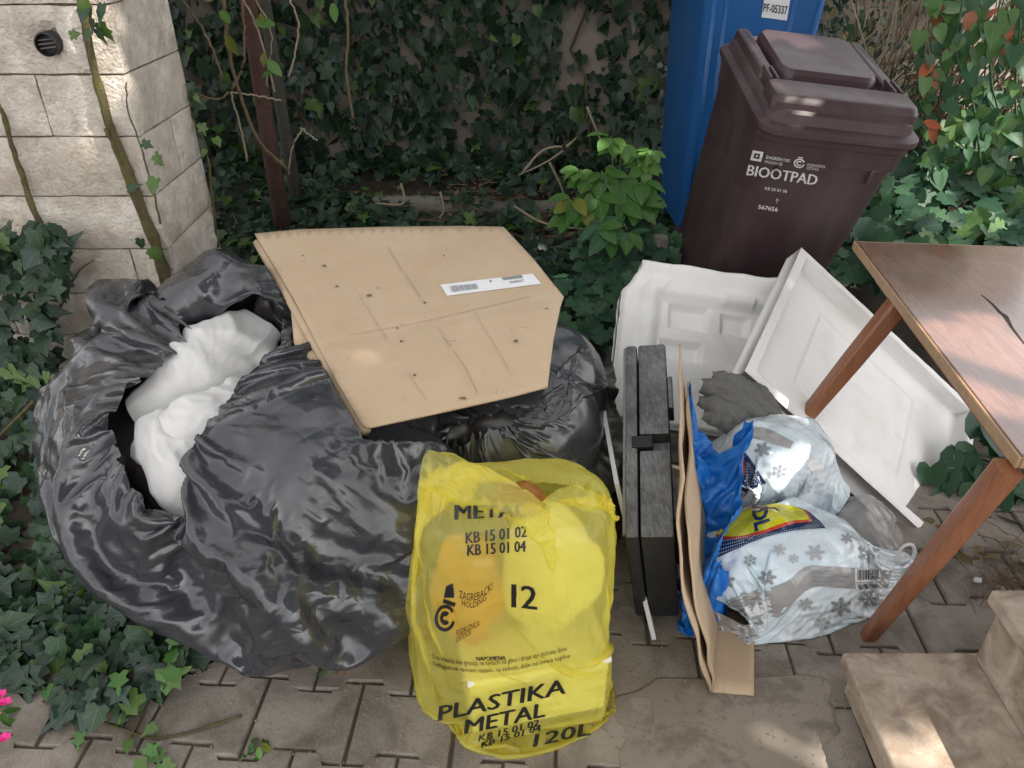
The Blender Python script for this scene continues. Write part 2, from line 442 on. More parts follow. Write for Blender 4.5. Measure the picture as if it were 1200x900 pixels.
for k in (-.010, .0, .010):
    hw = math.sqrt(.025 ** 2 - k * k); tube(B, [(q.x - hw, 2.176, q.z + k - .002), (q.x + hw, 2.176, q.z + k + .003)], .0016, 5)
fin('drain_slats', B, M_WEATHERED, pil)['kind'] = 'stuff'

# ================================================================== plastered garden wall behind the ivy
gw = thing('garden_wall', 'stained plaster garden wall almost hidden under dark ivy at the back', 'wall', (0, 4.45, 0)); gw['world_parts'] = 1
B = bmesh.new(); box(B, (-.6, 4.50, .95), (7.6, .22, 1.9), .01); fin('wall_face', B, M_PLASTER, gw)
B = bmesh.new(); box(B, (-.6, 4.50, 1.925), (7.64, .28, .05), .008); fin('coping', B, M_MORTAR, gw)

# ================================================================== wheelie bins
def bin_parts(root, mat, W, D, H, lid=True, ribs=0):
    B = bmesh.new()
    rows = [(0.80, .0, .045), (.815, .012, .05), (.93, .62, .05), (.955, .75, .05), (.962, .80, .05)]
    rings = [rrect(W * .80, D * .74, .045, .03, 5, 0, D * .05), rrect(W * .82, D * .76, .05, .06, 5, 0, D * .05), rrect(W * .93, D * .94, .055, H * .86, 5, 0, .0)]
    loft(B, rings, (True, False))
    rings = [rrect(W * .93, D * .94, .055, H * .86, 5), rrect(W * .965, D * .965, .055, H * .865, 5), rrect(W * .975, D * .975, .055, H * .925, 5), rrect(W * 1.0, D * 1.0, .06, H * .93, 5), rrect(W * 1.0, D * 1.0, .06, H * .95, 5), rrect(W * .9, D * .9, .06, H * .95, 5)]
    loft(B, rings, (False, True))
    for sx in (-.30, .30):      # short stiffening webs under the collar
        box(B, (sx * W, -D * .468, H * .845), (.012, .03, .05), .003, 1)
    body = fin('body', B, mat, root, auto=40)
    if ribs:
        for k in range(ribs):
            B = bmesh.new(); x = (-.40, -.31, .20, .40)[k] * W
            y0, y1 = -(D * .74) / 2 + D * .05, -(D * .94) / 2
            tube(B, [(x * .85, y0 + .004, .08), (x, y1 + .004, H * .84)], .010, 8); fin('rib', B, mat, root, smooth=True)
    B = bmesh.new(); tube(B, [(-W * .40, D * .43, .10), (W * .40, D * .43, .10)], .012, 8); fin('axle', B, M_RUBBER, root)
    for sx in (-1, 1):
        B = bmesh.new()
        prof = [(.055, .02), (.09, .024), (.10, .016), (.10, -.016), (.09, -.024), (.055, -.02)]
        rings = [[Vector((sx * W * .40 + x, D * .43 + r * math.cos(2 * PI * i / 20), .10 + r * math.sin(2 * PI * i / 20))) for i in range(20)] for r, x in prof]
        loft(B, rings, (True, True)); fin('wheel', B, M_RUBBER, root, auto=40)
    B = bmesh.new()
    tube(B, [(-W * .36, D * .5, H * .93), (-W * .36, D * .60, H * .965), (W * .36, D * .60, H * .965), (W * .36, D * .5, H * .93)], .014, 8); fin('push_handle', B, mat, root, smooth=True)
    L = fin('lid', lid_mesh(W, D, H), mat, root, auto=32); z = H * .952
    for sx in (-1, 1):
        B = bmesh.new()
        for q in (-.5, .5): box(B, (sx * W * .405 + q * .020, -D * .165, z + .083), (.009, .09, .036), .004, 2)
        box(B, (sx * W * .405, -D * .145, z + .080), (.016, .04, .02), .004, 2); fin('grip', B, mat, L, auto=40)
    return body, L
def lid_mesh(W, D, H):
    B = bmesh.new(); z = H * .952
    loft(B, [rrect(W * 1.035, D * 1.035, .065, z + .002, 6), rrect(W * 1.045, D * 1.045, .065, z + .008, 6), rrect(W * 1.04, D * 1.04, .065, z + .022, 6), rrect(W * .955, D * .96, .055, z + .032, 6), rrect(W * .93, D * .935, .05, z + .058, 6), rrect(W * .90, D * .90, .045, z + .066, 6)])
    # front bar, raised rear panel, side wells with grips
    loft(B, [rrect(W * .93, D * .235, .03, z + .05, 5, 0, -D * .335), rrect(W * .925, D * .22, .03, z + .082, 5, 0, -D * .335), rrect(W * .90, D * .19, .028, z + .096, 5, 0, -D * .33), rrect(W * .86, D * .15, .022, z + .100, 5, 0, -D * .33)])
    loft(B, [rrect(W * .66, D * .56, .04, z + .06, 5, 0, D * .12), rrect(W * .645, D * .545, .04, z + .094, 5, 0, D * .12), rrect(W * .62, D * .51, .035, z + .106, 5, 0, D * .12), rrect(W * .54, D * .44, .03, z + .109, 5, 0, D * .12)])
    for sx in (-1, 1):
        loft(B, [rrect(W * .10, D * .58, .02, z + .06, 4, sx * W * .405, D * .15), rrect(W * .085, D * .56, .018, z + .088, 4, sx * W * .405, D * .15), rrect(W * .06, D * .53, .012, z + .092, 4, sx * W * .405, D * .15)])
    return B
bin_b = thing('wheelie_bin', 'dark brown organic waste wheelie bin leaning right, white BIOOTPAD lettering', 'wheelie bin', (.825, 2.70, .035), (R(13), R(6.5), R(2)))
bb, bl = bin_parts(bin_b, M_BROWN, .465, .60, .93)
bin_c = thing('wheelie_bin', 'tall ribbed blue wheelie bin behind the brown one, white number sticker on it', 'wheelie bin', (.95, 3.52, .12), (0, 0, R(2)))
cb, cl = bin_parts(bin_c, M_BLUEBIN, .51, .70, 1.24, ribs=4)

# ================================================================== table
tb = thing('side_table', 'old rosewood veneer table with tapered splayed orange legs on the right', 'table', (1.25, 1.65, 0)); tb['world_parts'] = 1
TH = .585
c0, c1 = at_h(1197, 533, TH), at_h(1004, 283, TH)
ey = (c1 - c0); TL = ey.length; ey.normalize(); ex = Vector((ey.y, -ey.x, 0)); TW = .60
Mt = Matrix((ex, ey, Vector((0, 0, 1)))).transposed()
def tp(u, v, z): return c0 + ex * u + ey * v + Vector((0, 0, z - TH))
B = bmesh.new(); box(B, tp(TW / 2, TL / 2, TH - .008), (TW, TL, .016), .0025, 2, Mt); fin('table_top', B, M_TOP, tb)
B = bmesh.new()
for (u, v, a, b) in ((-.0035, TL / 2, .007, TL + .014), (TW + .0035, TL / 2, .007, TL + .014)): box(B, tp(u, v, TH - .0135), (a, b, .025), .002, 1, Mt)
for v in (-.0035, TL + .0035): box(B, tp(TW / 2, v, TH - .0135), (TW - .002, .0065, .025), .002, 1, Mt)
fin('edge_lipping', B, M_EDGE, tb)
B = bmesh.new()
B.free()
for u in (.055, TW - .055):
    B = bmesh.new(); box(B, tp(u, TL * .5, TH - .052), (.02, TL - .17, .066), .002, 1, Mt); fin('apron', B, M_APRON, tb)
for v in (.095, TL - .095):
    B = bmesh.new(); box(B, tp(TW / 2, v, TH - .052), (TW - .15, .02, .066), .002, 1, Mt); fin('apron', B, M_APRON, tb)
def leg(top, foot, w0, w1):
    B = bmesh.new(); a = (Vector(foot) - Vector(top)).normalized()
    x = ex - a * ex.dot(a); x.normalize(); y = a.cross(x)
    rings = []
    for t_, wd in ((0, w0), (.3, w0 * .93), (.97, w1), (1, w1 * .85)):
        p = Vector(top).lerp(Vector(foot), t_)
        rings.append([p + x * (wd / 2 * math.copysign(abs(math.cos(q)) ** .38, math.cos(q))) + y * (wd / 2 * math.copysign(abs(math.sin(q)) ** .38, math.sin(q))) for q in [2 * PI * i / 16 for i in range(16)]])
    loft(B, rings); return fin('leg', B, M_LEG, tb, auto=24)
f_foot = at_h(1016, 747); r_foot = at_h(884, 562)
f_top = at_h(1182, 548, TH - .03); r_top = at_h(1056, 352, TH - .03)
leg(f_top, f_foot, .044, .031); leg(r_top, r_foot, .050, .026)
for tpt in (f_top, r_top):
    q = tpt + ex * (TW - .14); leg(q, q + Vector((.17, 0, -(TH - .03))), .05, .034)
# crack in the veneer
B = bmesh.new()
cr = [at_h(x, y, TH + .0006) for x, y in ((1150, 345), (1163, 356), (1172, 366), (1178, 370), (1186, 384), (1200, 402), (1222, 428))]
for a, b, wa, wb in zip(cr, cr[1:], (.001, .003, .004, .006, .003, .002), (.003, .004, .006, .003, .002, .001)):
    n = (b - a).cross(Vector((0, 0, 1))).normalized()
    B.faces.new([B.verts.new(p) for p in (a - n * wa, b - n * wb, b + n * wb, a + n * wa)])
fin('veneer_crack', B, M_CRACK, tb)

# ================================================================== polystyrene pieces
A_, B_, C_ = at_y(930, 297, 2.26), at_h(1134, 487, .004), at_h(1050, 611, .0)
ax = (B_ - A_); FW = ax.length; ax.normalize(); ay = (A_ - (C_ - ax * (C_ - A_).dot(ax)))
ay = ay - ax * ay.dot(ax); ay.normalize(); FH = abs((C_ - A_).dot(ay)) * 1.0
an = ax.cross(ay)
if an.y > 0: an = -an                       # towards the camera
Fo = A_.copy()
tray = thing('foam_tray', 'large white polystyrene tray standing on a corner behind the table leg', 'packaging', C_); tray['world_parts'] = 1
def fp(u, v, d): return Fo + ax * u - ay * v + an * d
def slab_grid(hf, nu, nv, back=-.03):
    V = []; F = []
    for j in range(nv + 1):
        for i in range(nu + 1):
            u, v = FW * i / nu, FH * j / nv; V.append(fp(u, v, hf(u, v)))
    for j in range(nv):
        for i in range(nu): a = j * (nu + 1) + i; F.append([a, a + 1, a + nu + 2, a + nu + 1])
    per = list(range(nu + 1)) + [j * (nu + 1) + nu for j in range(1, nv + 1)] + [nv * (nu + 1) + i for i in range(nu - 1, -1, -1)] + [j * (nu + 1) for j in range(nv - 1, 0, -1)]
    n0 = len(V)
    for i in per:
        u, v = (i % (nu + 1)) / nu * FW, (i // (nu + 1)) / nv * FH; V.append(fp(u, v, back))
    m = len(per)
    for i in range(m): F.append([per[i], per[(i + 1) % m], n0 + (i + 1) % m, n0 + i])
    F.append([n0 + i for i in range(m)][::-1])
    return V, F
def tray_h(u, v):
    e = min(u, FW - u, v, FH - v)
    rim = .036 * (1 - min(1, max(0, (e - .030) / .016))) if e > .004 else .033
    gu, gv = abs(u - FW * .46), abs(v - FH * .50); q = max(gu - FW * .255, gv - FH * .255)
    g = -.006 * math.exp(-(q / .0035) ** 2)
    return rim + g + .0015 * noise.noise((u * 20, v * 20, 2))
V, F = slab_grid(tray_h, 160, 108)
raw('tray_shell', V, F, M_FOAM, tray, smooth=True)
# rusty stain in the lower corner of the tray
V = []; F = []
for i in range(15):
    u = FW * (.70 + .235 * i / 14); v0 = FH * (.93 - .06 * abs(noise.noise((i * .7, 1, 3))) - .05 * (i / 14)); V += [fp(u, v0 - .004, tray_h(u, v0 - .004) + .0012), fp(u, min(FH - .034, FH * .925 + .006), tray_h(u, FH * .93) + .0018)]
for i in range(14): F.append([2 * i, 2 * i + 1, 2 * i + 3, 2 * i + 2])
raw('rust_stain', V, F, M_FOAMSTAIN, tray, smooth=True)

# moulded polystyrene insert behind the tool case: vertical-ish slab leaning back
P0, P1, P2 = at_y(748, 316, 2.28), at_y(905, 338, 2.24), at_y(712, 455, 1.98)
bx = (P1 - P0).normalized(); bz = (P0 - P2); bz = (bz - bx * bz.dot(bx)).normalized(); bn = bx.cross(bz)
if bn.y > 0: bn = -bn
ins = thing('foam_insert', 'white moulded polystyrene block with recesses below the brown bin', 'packaging', P2); ins['world_parts'] = 1
IW, IH = .50, .52
Io = P0 - bx * .05 
def sm(x, a, b): x = min(1, max(0, (x - a) / (b - a))); return x * x * (3 - 2 * x)
def rec(u, v, cu, cv, w_, h_, s=.012): return sm(-max(abs(u - cu) - w_, abs(v - cv) - h_), -s, s)
def ins_h(u, v):
    d = .06 + .035 * sm(v, .07, -.01) 
    d -= .030 * rec(u, v, .30, .20, .19, .10, .02) 
    d -= .030 * rec(u, v, .215, .155, .055, .035, .008)
    d += .018 * rec(u, v, .36, .09, .05, .014, .006) - .02 * rec(u, v, .36, .16, .04, .03, .008)
    d -= .03 * rec(u, v, .20, .27, .06, .03, .008)
    d += .012 * rec(u, v, .09, .25, .03, .2, .012)
    return d + .003 * noise.noise((u * 9, v * 9, 8)) + .0012 * noise.noise((u * 40, v * 40, 3))
nu, nv = 110, 110; V = []; F = []
for j in range(nv + 1):
    for i in range(nu + 1):
        u, v = IW * i / nu, IH * j / nv
        sx = 1.0
        lo = .05 * sm(v, .12, 0) + .012 * noise.noise((v * 25, 0, 5)) * sm(v, .3, 0)   # torn upper left corner
        uu = lo + (u / IW) * (IW - lo)
        e = min(u, v, IW - u, IH - v); rd = .022 * (1 - min(1, e / .018)) ** 2
        V.append(Io + bx * uu - bz * (v + .012 * noise.noise((u * 9, 3, 1)) * sm(v, .06, 0)) + bn * (ins_h(u, v) - rd))
for j in range(nv):
    for i in range(nu): a = j * (nu + 1) + i; F.append([a, a + 1, a + nu + 2, a + nu + 1])
per = list(range(nu + 1)) + [j * (nu + 1) + nu for j in range(1, nv + 1)] + [nv * (nu + 1) + i for i in range(nu - 1, -1, -1)] + [j * (nu + 1) for j in range(nv - 1, 0, -1)]
n0 = len(V)
for i in per: V.append(V[i] - bn * (.075))
m = len(per)
for i in range(m): F.append([per[i], per[(i + 1) % m], n0 + (i + 1) % m, n0 + i])
F.append([n0 + i for i in range(m)][::-1])
raw('foam_block', V, F, M_FOAM, ins, smooth=True)

# ================================================================== tool case, white board, upright cardboard
N0 = at_h(768, 748); a_ = R(8)
case = thing('tool_case', 'scuffed black plastic tool case standing on edge beside the yellow bag', 'tool case', N0); case['world_parts'] = 1
cl_ = at_y(732, 630, 1.13); cr_ = at_y(790, 622, 1.13); fl = at_y(733, 405, 1.66); fr = at_y(776, 405, 1.66)
dl = (fl - cl_); CLn = dl.length; dl.normalize()
dw = (cr_ - cl_); dw = (dw - dl * dw.dot(dl)); CW = dw.length; dw.normalize(); dn = dw.cross(dl)    # out of the dusty narrow face
if dn.z < 0: dn = -dn
CDp = .33
Mc = Matrix((dw, dl, dn)).transposed()
def cp_(u, v, d): return cl_ + dw * u + dl * v + dn * d
def cbox(B, u0, u1, v0, v1, d0, d1, bev=.004):
    box(B, cp_((u0 + u1) / 2, (v0 + v1) / 2, (d0 + d1) / 2), (u1 - u0, v1 - v0, d1 - d0), bev, 2, Mc)
h1 = CW * .30
B = bmesh.new(); cbox(B, 0, h1 - .0015, 0, CLn, -CDp, 0, .006); fin('case_half', B, M_CASE, case, auto=40)
B = bmesh.new(); cbox(B, h1 + .0015, CW, 0, CLn * .40, -CDp, 0, .006); cbox(B, h1 + .0015, CW, CLn * .48, CLn, -CDp, .0, .006)
cbox(B, h1 + .0015, CW, CLn * .395, CLn * .485, -CDp, -.032, .004); fin('case_half', B, M_CASE, case, auto=40)
B = bmesh.new(); cbox(B, h1 * .5, CW * .62, CLn * .41, CLn * .47, -.028, .004, .003); fin('latch', B, M_CASEDARK, case)
for a_ in ((CW + .012, .62, .80, -.05, -.002), (CW + .008, .1, .3, -.2, -.02)):
    B = bmesh.new(); cbox(B, CW + .0005, a_[0], CLn * a_[1], CLn * a_[2], a_[3], a_[4], .003); fin('side_rib', B, M_CASE, case)
B = bmesh.new(); cbox(B, -.0045, .0015, .01, CLn - .01, -.012, .0015, .001); fin('seam_lip', B, M_WEATHERED, case)
# thin white board left of the case
wb0, wb1, wb2 = at_y(720, 567, 1.28), at_h(764, 750), at_y(712, 470, 1.72)
wbd = (wb2 - wb0).normalized(); 
brd = thing('white_board', 'thin white board edge leaning between yellow bag and black tool case', 'board', wb1); brd['world_parts'] = 1
up_ = (wb0 - wb1); nrm = up_.cross(Vector((.1, 1, 0))).normalized(); 
B = bmesh.new(); q = [wb1, wb0, wb0 + Vector((.0, .45, .0)), wb1 + Vector((.02, .45, 0))]
loft(B, [q, [p - nrm * .010 for p in q]]); fin('board_panel', B, M_WHITEBOARD, brd)

# upright folded cardboard: two wavy sheets joined at a flap on the ground
card = thing('folded_cardboard', 'brown cardboard sheet standing upright on edge between tool case and blue bag', 'cardboard', at_h(835, 805)); card['world_parts'] = 1
def sheet(prof_near, prof_far, n, m, thick, name, mat=M_CARD, wav=.0):
    a = spline(prof_near, n); b = spline(prof_far, n); V = []
    off = np.zeros((n, 3))
    for j in range(m):
        t_ = j / (m - 1); L = a * (1 - t_) + b * t_
        for i in range(n):
            V.append(Vector(L[i]) + Vector((wav * noise.noise((L[i][2] * 12, L[i][1] * 6, wav * 900)), 0, wav * .4 * noise.noise((L[i][1] * 9, i * .3, 4)) )))
    F = [[j * n + i, j * n + i + 1, (j + 1) * n + i + 1, (j + 1) * n + i] for j in range(m - 1) for i in range(n - 1)]
    o = raw(name, V, F, mat, card, smooth=True)
    md = o.modifiers.new('thick', 'SOLIDIFY'); md.thickness = thick; md.offset = 0
    return o
near = [at_y(802, 560, 1.14), at_y(797, 620, 1.08), at_y(803, 690, 1.02), at_y(815, 750, .99), at_y(828, 795, .985), at_h(833, 811, .004)]
far = [at_y(795, 405, 1.60), at_y(798, 440, 1.58), at_y(803, 480, 1.56), at_y(810, 520, 1.54), at_y(818, 560, 1.53), at_h(830, 592, .01)]
sheet(near, far, 26, 30, .005, 'cardboard_sheet', wav=.010)
near2 = [p + Vector((.016 + .006 * math.sin(i * 1.3), .02, 0)) for i, p in enumerate(near[1:-1])] + [at_h(838, 812, .005)]
far2 = [p + Vector((.022, 0, -.02)) for p in far[1:-1]] + [at_h(842, 592, .01)]
sheet(near2, far2, 24, 30, .005, 'cardboard_sheet', wav=.013)
fl_ = [at_h(832, 811, .004), at_h(858, 813, .005), at_h(883, 815, .010)]
fl2 = [at_h(826, 700, .006), at_h(858, 710, .006), at_h(884, 730, .012)]
sheet(fl_, fl2, 10, 8, .004, 'bottom_flap', wav=.004)
# ================================================================== soft plastic film and cloth: a small position-based cloth solver
def _pairs(nu, nv, wrap):
    I = np.arange(nu * nv).reshape(nv, nu); out = []
    def add(a, b, kind):
        out.append((a.ravel(), b.ravel(), kind))
    def hor(step, kind):
        for c in range(2):
            if step == 1: cols = np.arange(c, nu if wrap else nu - 1, 2)
            else:
                cols = np.arange(nu if wrap else nu - 2); cols = cols[(cols // 2) % 2 == c]
            add(I[:, cols], I[:, (cols + step) % nu], kind)
    def ver(step, kind):
        for c in range(2):
            rows = np.arange(nv - step); rows = rows[(rows % 2 == c) if step == 1 else ((rows // 2) % 2 == c)]
            if len(rows): add(I[rows], I[rows + step], kind)
    hor(1, 'u'); ver(1, 'v')
    cols = np.arange(nu if wrap else nu - 1)
    for c in range(2):
        rows = np.arange(c, nv - 1, 2)
        if len(rows):
            add(I[np.ix_(rows, cols)], I[np.ix_(rows + 1, (cols + 1) % nu)], 'd')
            add(I[np.ix_(rows, (cols + 1) % nu)], I[np.ix_(rows + 1, cols)], 'd')
    hor(2, 'bu'); ver(2, 'bv')
    return out
def _rest(P0u, P0v, nu, nv, wrap, pairs):
    """rest lengths from per-edge arrays Lu (nv,nu) and Lv (nv,nu)"""
    res = []
    for a, b, k in pairs:
        ja, ia = a // nu, a % nu
        if k == 'u': L = P0u[ja, ia]
        elif k == 'v': L = P0v[np.minimum(ja, b // nu), ia]
        elif k == 'd':
            iu = np.where(((b % nu) - ia) % nu == 1, ia, b % nu)
            L = np.sqrt(((P0u[ja, iu] + P0u[b // nu, iu]) / 2) ** 2 + P0v[ja, ia] ** 2)
        elif k == 'bu': L = P0u[ja, ia] + P0u[ja, (ia + 1) % nu]
        else: L = P0v[ja, ia] + P0v[np.minimum(ja + 1, nv - 1), ia]
        res.append(L)
    return res
class Solid:
    """a lump of contents: superellipsoid, turned about z"""
    def __init__(s, c, r, p=2.0, rot=0.0, R3=None):
        s.c = np.array(tuple(c), float); s.r = np.array(tuple(r), float); s.p = p
        s.M = np.array(R3 if R3 is not None else Matrix.Rotation(rot, 3, 'Z'))
    def push(s, P, gap=.002):
        q = ((P - s.c) @ s.M) / (s.r + gap)
        d = (np.abs(q) ** s.p).sum(1) ** (1 / s.p)
        m = d < 1
        if m.any():
            qq = q[m] / np.maximum(d[m], .05)[:, None]
            P[m] = (qq * (s.r + gap)) @ s.M.T + s.c
        return m
def upsample(A, wrap):
    if wrap: B = np.empty((A.shape[0], A.shape[1] * 2) + A.shape[2:]); B[:, 0::2] = A; B[:, 1::2] = (A + np.roll(A, -1, 1)) / 2
    else:
        B = np.empty((A.shape[0], A.shape[1] * 2 - 1) + A.shape[2:]); B[:, 0::2] = A; B[:, 1::2] = (A[:, 1:] + A[:, :-1]) / 2
    D = np.empty((B.shape[0] * 2 - 1,) + B.shape[1:]); D[0::2] = B; D[1::2] = (B[1:] + B[:-1]) / 2
    return D
def normals(P, wrap):
    if wrap: du = np.roll(P, -1, 1) - np.roll(P, 1, 1)
    else: du = np.gradient(P, axis=1)
    n = np.cross(du, np.gradient(P, axis=0)); return n / (np.linalg.norm(n, axis=2, keepdims=True) + 1e-9)
def cloth(P, Lu, Lv, wrap, solids, pins=None, levels=((120, .0), (80, .0), (50, .0)), grav=-.0012, pressure=0., bend=.15, shear=.5, floor=.002, damp=.93, seed=1, jit=.004, sub=3, presfn=None, fric=.5, wfn=None, fine=1.0):
    """P (nv,nu,3) start, Lu/Lv rest lengths (nv,nu); pins(nu, nv) -> (index, target, strength)"""
    g = np.random.default_rng(seed)
    for lv, (iters, _) in enumerate(levels):
        if lv:
            P = upsample(P, wrap); Lu = upsample(Lu, wrap) / 2 * fine; Lv = upsample(Lv, wrap) / 2 * fine
        nv, nu = P.shape[:2]; pr = _pairs(nu, nv, wrap); Ls = _rest(Lu, Lv, nu, nv, wrap, pr)
        X = P.reshape(-1, 3).copy(); X += g.normal(0, jit / (1.6 ** lv), X.shape); Q = X.copy()
        pin = pins(nu, nv) if pins else None
        k_ = {'u': 1, 'v': 1, 'd': shear, 'bu': bend, 'bv': bend}
        for it in range(iters):
            V = (X - Q) * damp; Q = X.copy(); X = X + V; X[:, 2] += grav
            if pressure:
                n = normals(X.reshape(nv, nu, 3), wrap).reshape(-1, 3); X += n * pressure
            for s_ in range(sub):
                for (a, b, k), L in zip(pr, Ls):
                    d = X[b] - X[a]; l = np.sqrt((d * d).sum(1)) + 1e-9
                    c = d * ((l - L) / l * .5 * k_[k])[:, None]
                    if k in ('bu', 'bv'): c *= (l < L)[:, None]
                    X[a] += c; X[b] -= c
                if pin is not None:
                    i, t_, st_ = pin; X[i] += (t_ - X[i]) * st_
                for s in solids:
                    m = s.push(X)
                    if fric: Q[m] += (X[m] - Q[m]) * fric
            lo = X[:, 2] < floor
            X[lo, 2] = floor; Q[lo] += (X[lo] - Q[lo]) * .7
        P = X.reshape(nv, nu, 3)
    return P
def grid_faces(nu, nv, wrap, flip=False):
    I = np.arange(nu * nv).reshape(nv, nu)
    if wrap: a, b, c, d = I[:-1], np.roll(I, -1, 1)[:-1], np.roll(I, -1, 1)[1:], I[1:]
    else: a, b, c, d = I[:-1, :-1], I[:-1, 1:], I[1:, 1:], I[1:, :-1]
    q = np.stack([a, b, c, d], -1).reshape(-1, 4)
    return q[:, ::-1] if flip else q
def film(name, P, wrap, mat, parent=None, origin=None, subsurf=1, mats=None, mi=None, closebot=False):
    nv, nu = P.shape[:2]; F = grid_faces(nu, nv, wrap).tolist()
    if closebot: F.append(list(range(nu))[::-1])
    o = raw(name, P.reshape(-1, 3), F, mats or mat, parent, smooth=True, origin=origin, mi=mi)
    if subsurf:
        m = o.modifiers.new('smooth', 'SUBSURF'); m.levels = m.render_levels = subsurf
    return o
def crumple(P, wrap, amp, sc=9., seed=0., fade=None, up=True):
    """sharp ridges and dents of crumpled film, added along the normals; the grid is refined once first"""
    if up: P = upsample(P, wrap)
    N_ = normals(P, wrap); S_ = P.reshape(-1, 3); h = np.empty(len(S_))
    for i, p in enumerate(S_.tolist()):
        v = Vector(p); w_ = noise.noise_vector(v * (sc * .45) + Vector((seed, 0, 0))) * .10
        q = v + w_; m = noise.noise(v * 3.1 + Vector((0, seed, 7))) * .8 + .62
        a = 1 - abs(noise.noise(q * sc + Vector((seed, 3, 0)))) * 2.4; b = 1 - abs(noise.noise(q * (sc * 2.3) + Vector((5, seed, 0)))) * 2.4
        h[i] = max(0, min(1.2, m)) * (max(-.3, a) + .42 * max(-.3, b) - .45)
    h = h.reshape(P.shape[:2])
    if fade is not None: h = h * fade(P)
    return P + N_ * (h * amp)[:, :, None]
def facets(P, wrap, amp, sc=6., seed=0, n=9, fade=None, up=True, warp=.35, mod=.75):
    """crumpled film: a sum of folded (triangle) waves along random directions makes flat facets that meet in sharp creases"""
    if up: P = upsample(P, wrap)
    N_ = normals(P, wrap); S_ = P.reshape(-1, 3); g = np.random.default_rng(int(seed) + 900)
    def smooth(S, f, k):                   # cheap smooth noise from a few sines
        v = 0
        for _ in range(4):
            d = g.normal(0, 1, 3); d /= np.linalg.norm(d); v = v + np.sin(S @ d * f * g.uniform(.7, 1.4) + g.uniform(0, 6.3))
        return v / 4
    W = S_ + np.stack([smooth(S_, sc * 1.6, k) for k in range(3)], 1) * (warp / sc)
    h = 0; tot = 0
    for k in range(n):
        d = g.normal(0, 1, 3); d /= np.linalg.norm(d); f = sc * 2 ** g.uniform(-.6, 1.5); a = (sc / f) ** .9
        t_ = W @ d * f + g.uniform(0, 1); t_ = np.abs((t_ % 1) - .5) * 2
        m = np.clip(.5 + 1.4 * smooth(S_, sc * .55, k), 0, 1) * mod + (1 - mod)
        h = h + a * (t_ - .5) * m; tot += a * a
    h = h / math.sqrt(tot) * 1.7
    h = h.reshape(P.shape[:2])
    if fade is not None: h = h * fade(P)
    return P + N_ * (h * amp)[:, :, None]
def bvh_of(o):
    dg = bpy.context.evaluated_depsgraph_get(); dg.update(); e = o.evaluated_get(dg); me = e.to_mesh(); M = o.matrix_world
    b = BVHTree.FromPolygons([M @ v.co for v in me.vertices], [tuple(p.vertices) for p in me.polygons]); e.to_mesh_clear(); return b
# ---- flat print laid on a surface: a 2-D mesh in the unit square, sent along the line of sight on to the surface it is printed on
def fill2d(pts_list, seg=.02):
    """text/shape outlines -> (verts2d, tris) with no edge longer than seg"""
    B = bmesh.new()
    for V, F in pts_list:
        vs = [B.verts.new((x, y, 0)) for x, y in V]
        for f in F:
            try: B.faces.new([vs[i] for i in f])
            except ValueError: pass
    bmesh.ops.triangulate(B, faces=B.faces)
    for _ in range(6):
        es = [e for e in B.edges if e.calc_length() > seg]
        if not es: break
        bmesh.ops.subdivide_edges(B, edges=es, cuts=1); bmesh.ops.triangulate(B, faces=[f for f in B.faces if len(f.verts) > 3])
    B.verts.index_update()
    r = ([(v.co.x, v.co.y) for v in B.verts], [[v.index for v in f.verts] for f in B.faces]); B.free(); return r
def text2d(s, bold=.0, shear=0., space=1., stretch=None):
    c = bpy.data.curves.new('txt', 'FONT'); c.body = s; c.size = 1; c.offset = bold; c.shear = shear; c.space_character = space; c.resolution_u = 2; c.align_x = 'LEFT'
    o = bpy.data.objects.new('txt', c); C.objects.link(o)
    dg = bpy.context.evaluated_depsgraph_get(); dg.update()
    me = o.evaluated_get(dg).to_mesh(); V = [(v.co.x, v.co.y) for v in me.vertices]; F = [list(p.vertices) for p in me.polygons]
    o.evaluated_get(dg).to_mesh_clear(); bpy.data.objects.remove(o); bpy.data.curves.remove(c)
    A = np.array(V); lo, hi = A.min(0), A.max(0); asp = (hi[0] - lo[0]) / max(1e-6, hi[1] - lo[1])
    A = (A - lo) / (hi - lo); return [(A.tolist(), F)], asp
def rect2d(x0, y0, x1, y1): return ([(x0, y0), (x1, y0), (x1, y1), (x0, y1)], [[0, 1, 2, 3]])
def ring2d(cx, cy, r0, r1, a0=0, a1=2 * PI, n=28):
    V = []; F = []
    for i in range(n + 1):
        a = a0 + (a1 - a0) * i / n; V += [(cx + r0 * math.cos(a), cy + r0 * math.sin(a)), (cx + r1 * math.cos(a), cy + r1 * math.sin(a))]
    for i in range(n): F.append([2 * i, 2 * i + 1, 2 * i + 3, 2 * i + 2])
    return (V, F)
def poly2d(p): return (p, [list(range(len(p)))])
def line2d(a, b, w_):
    d = Vector((b[0] - a[0], b[1] - a[1])); n = Vector((-d.y, d.x)).normalized() * w_ / 2
    return poly2d([(a[0] - n.x, a[1] - n.y), (b[0] - n.x, b[1] - n.y), (b[0] + n.x, b[1] + n.y), (a[0] + n.x, a[1] + n.y)])
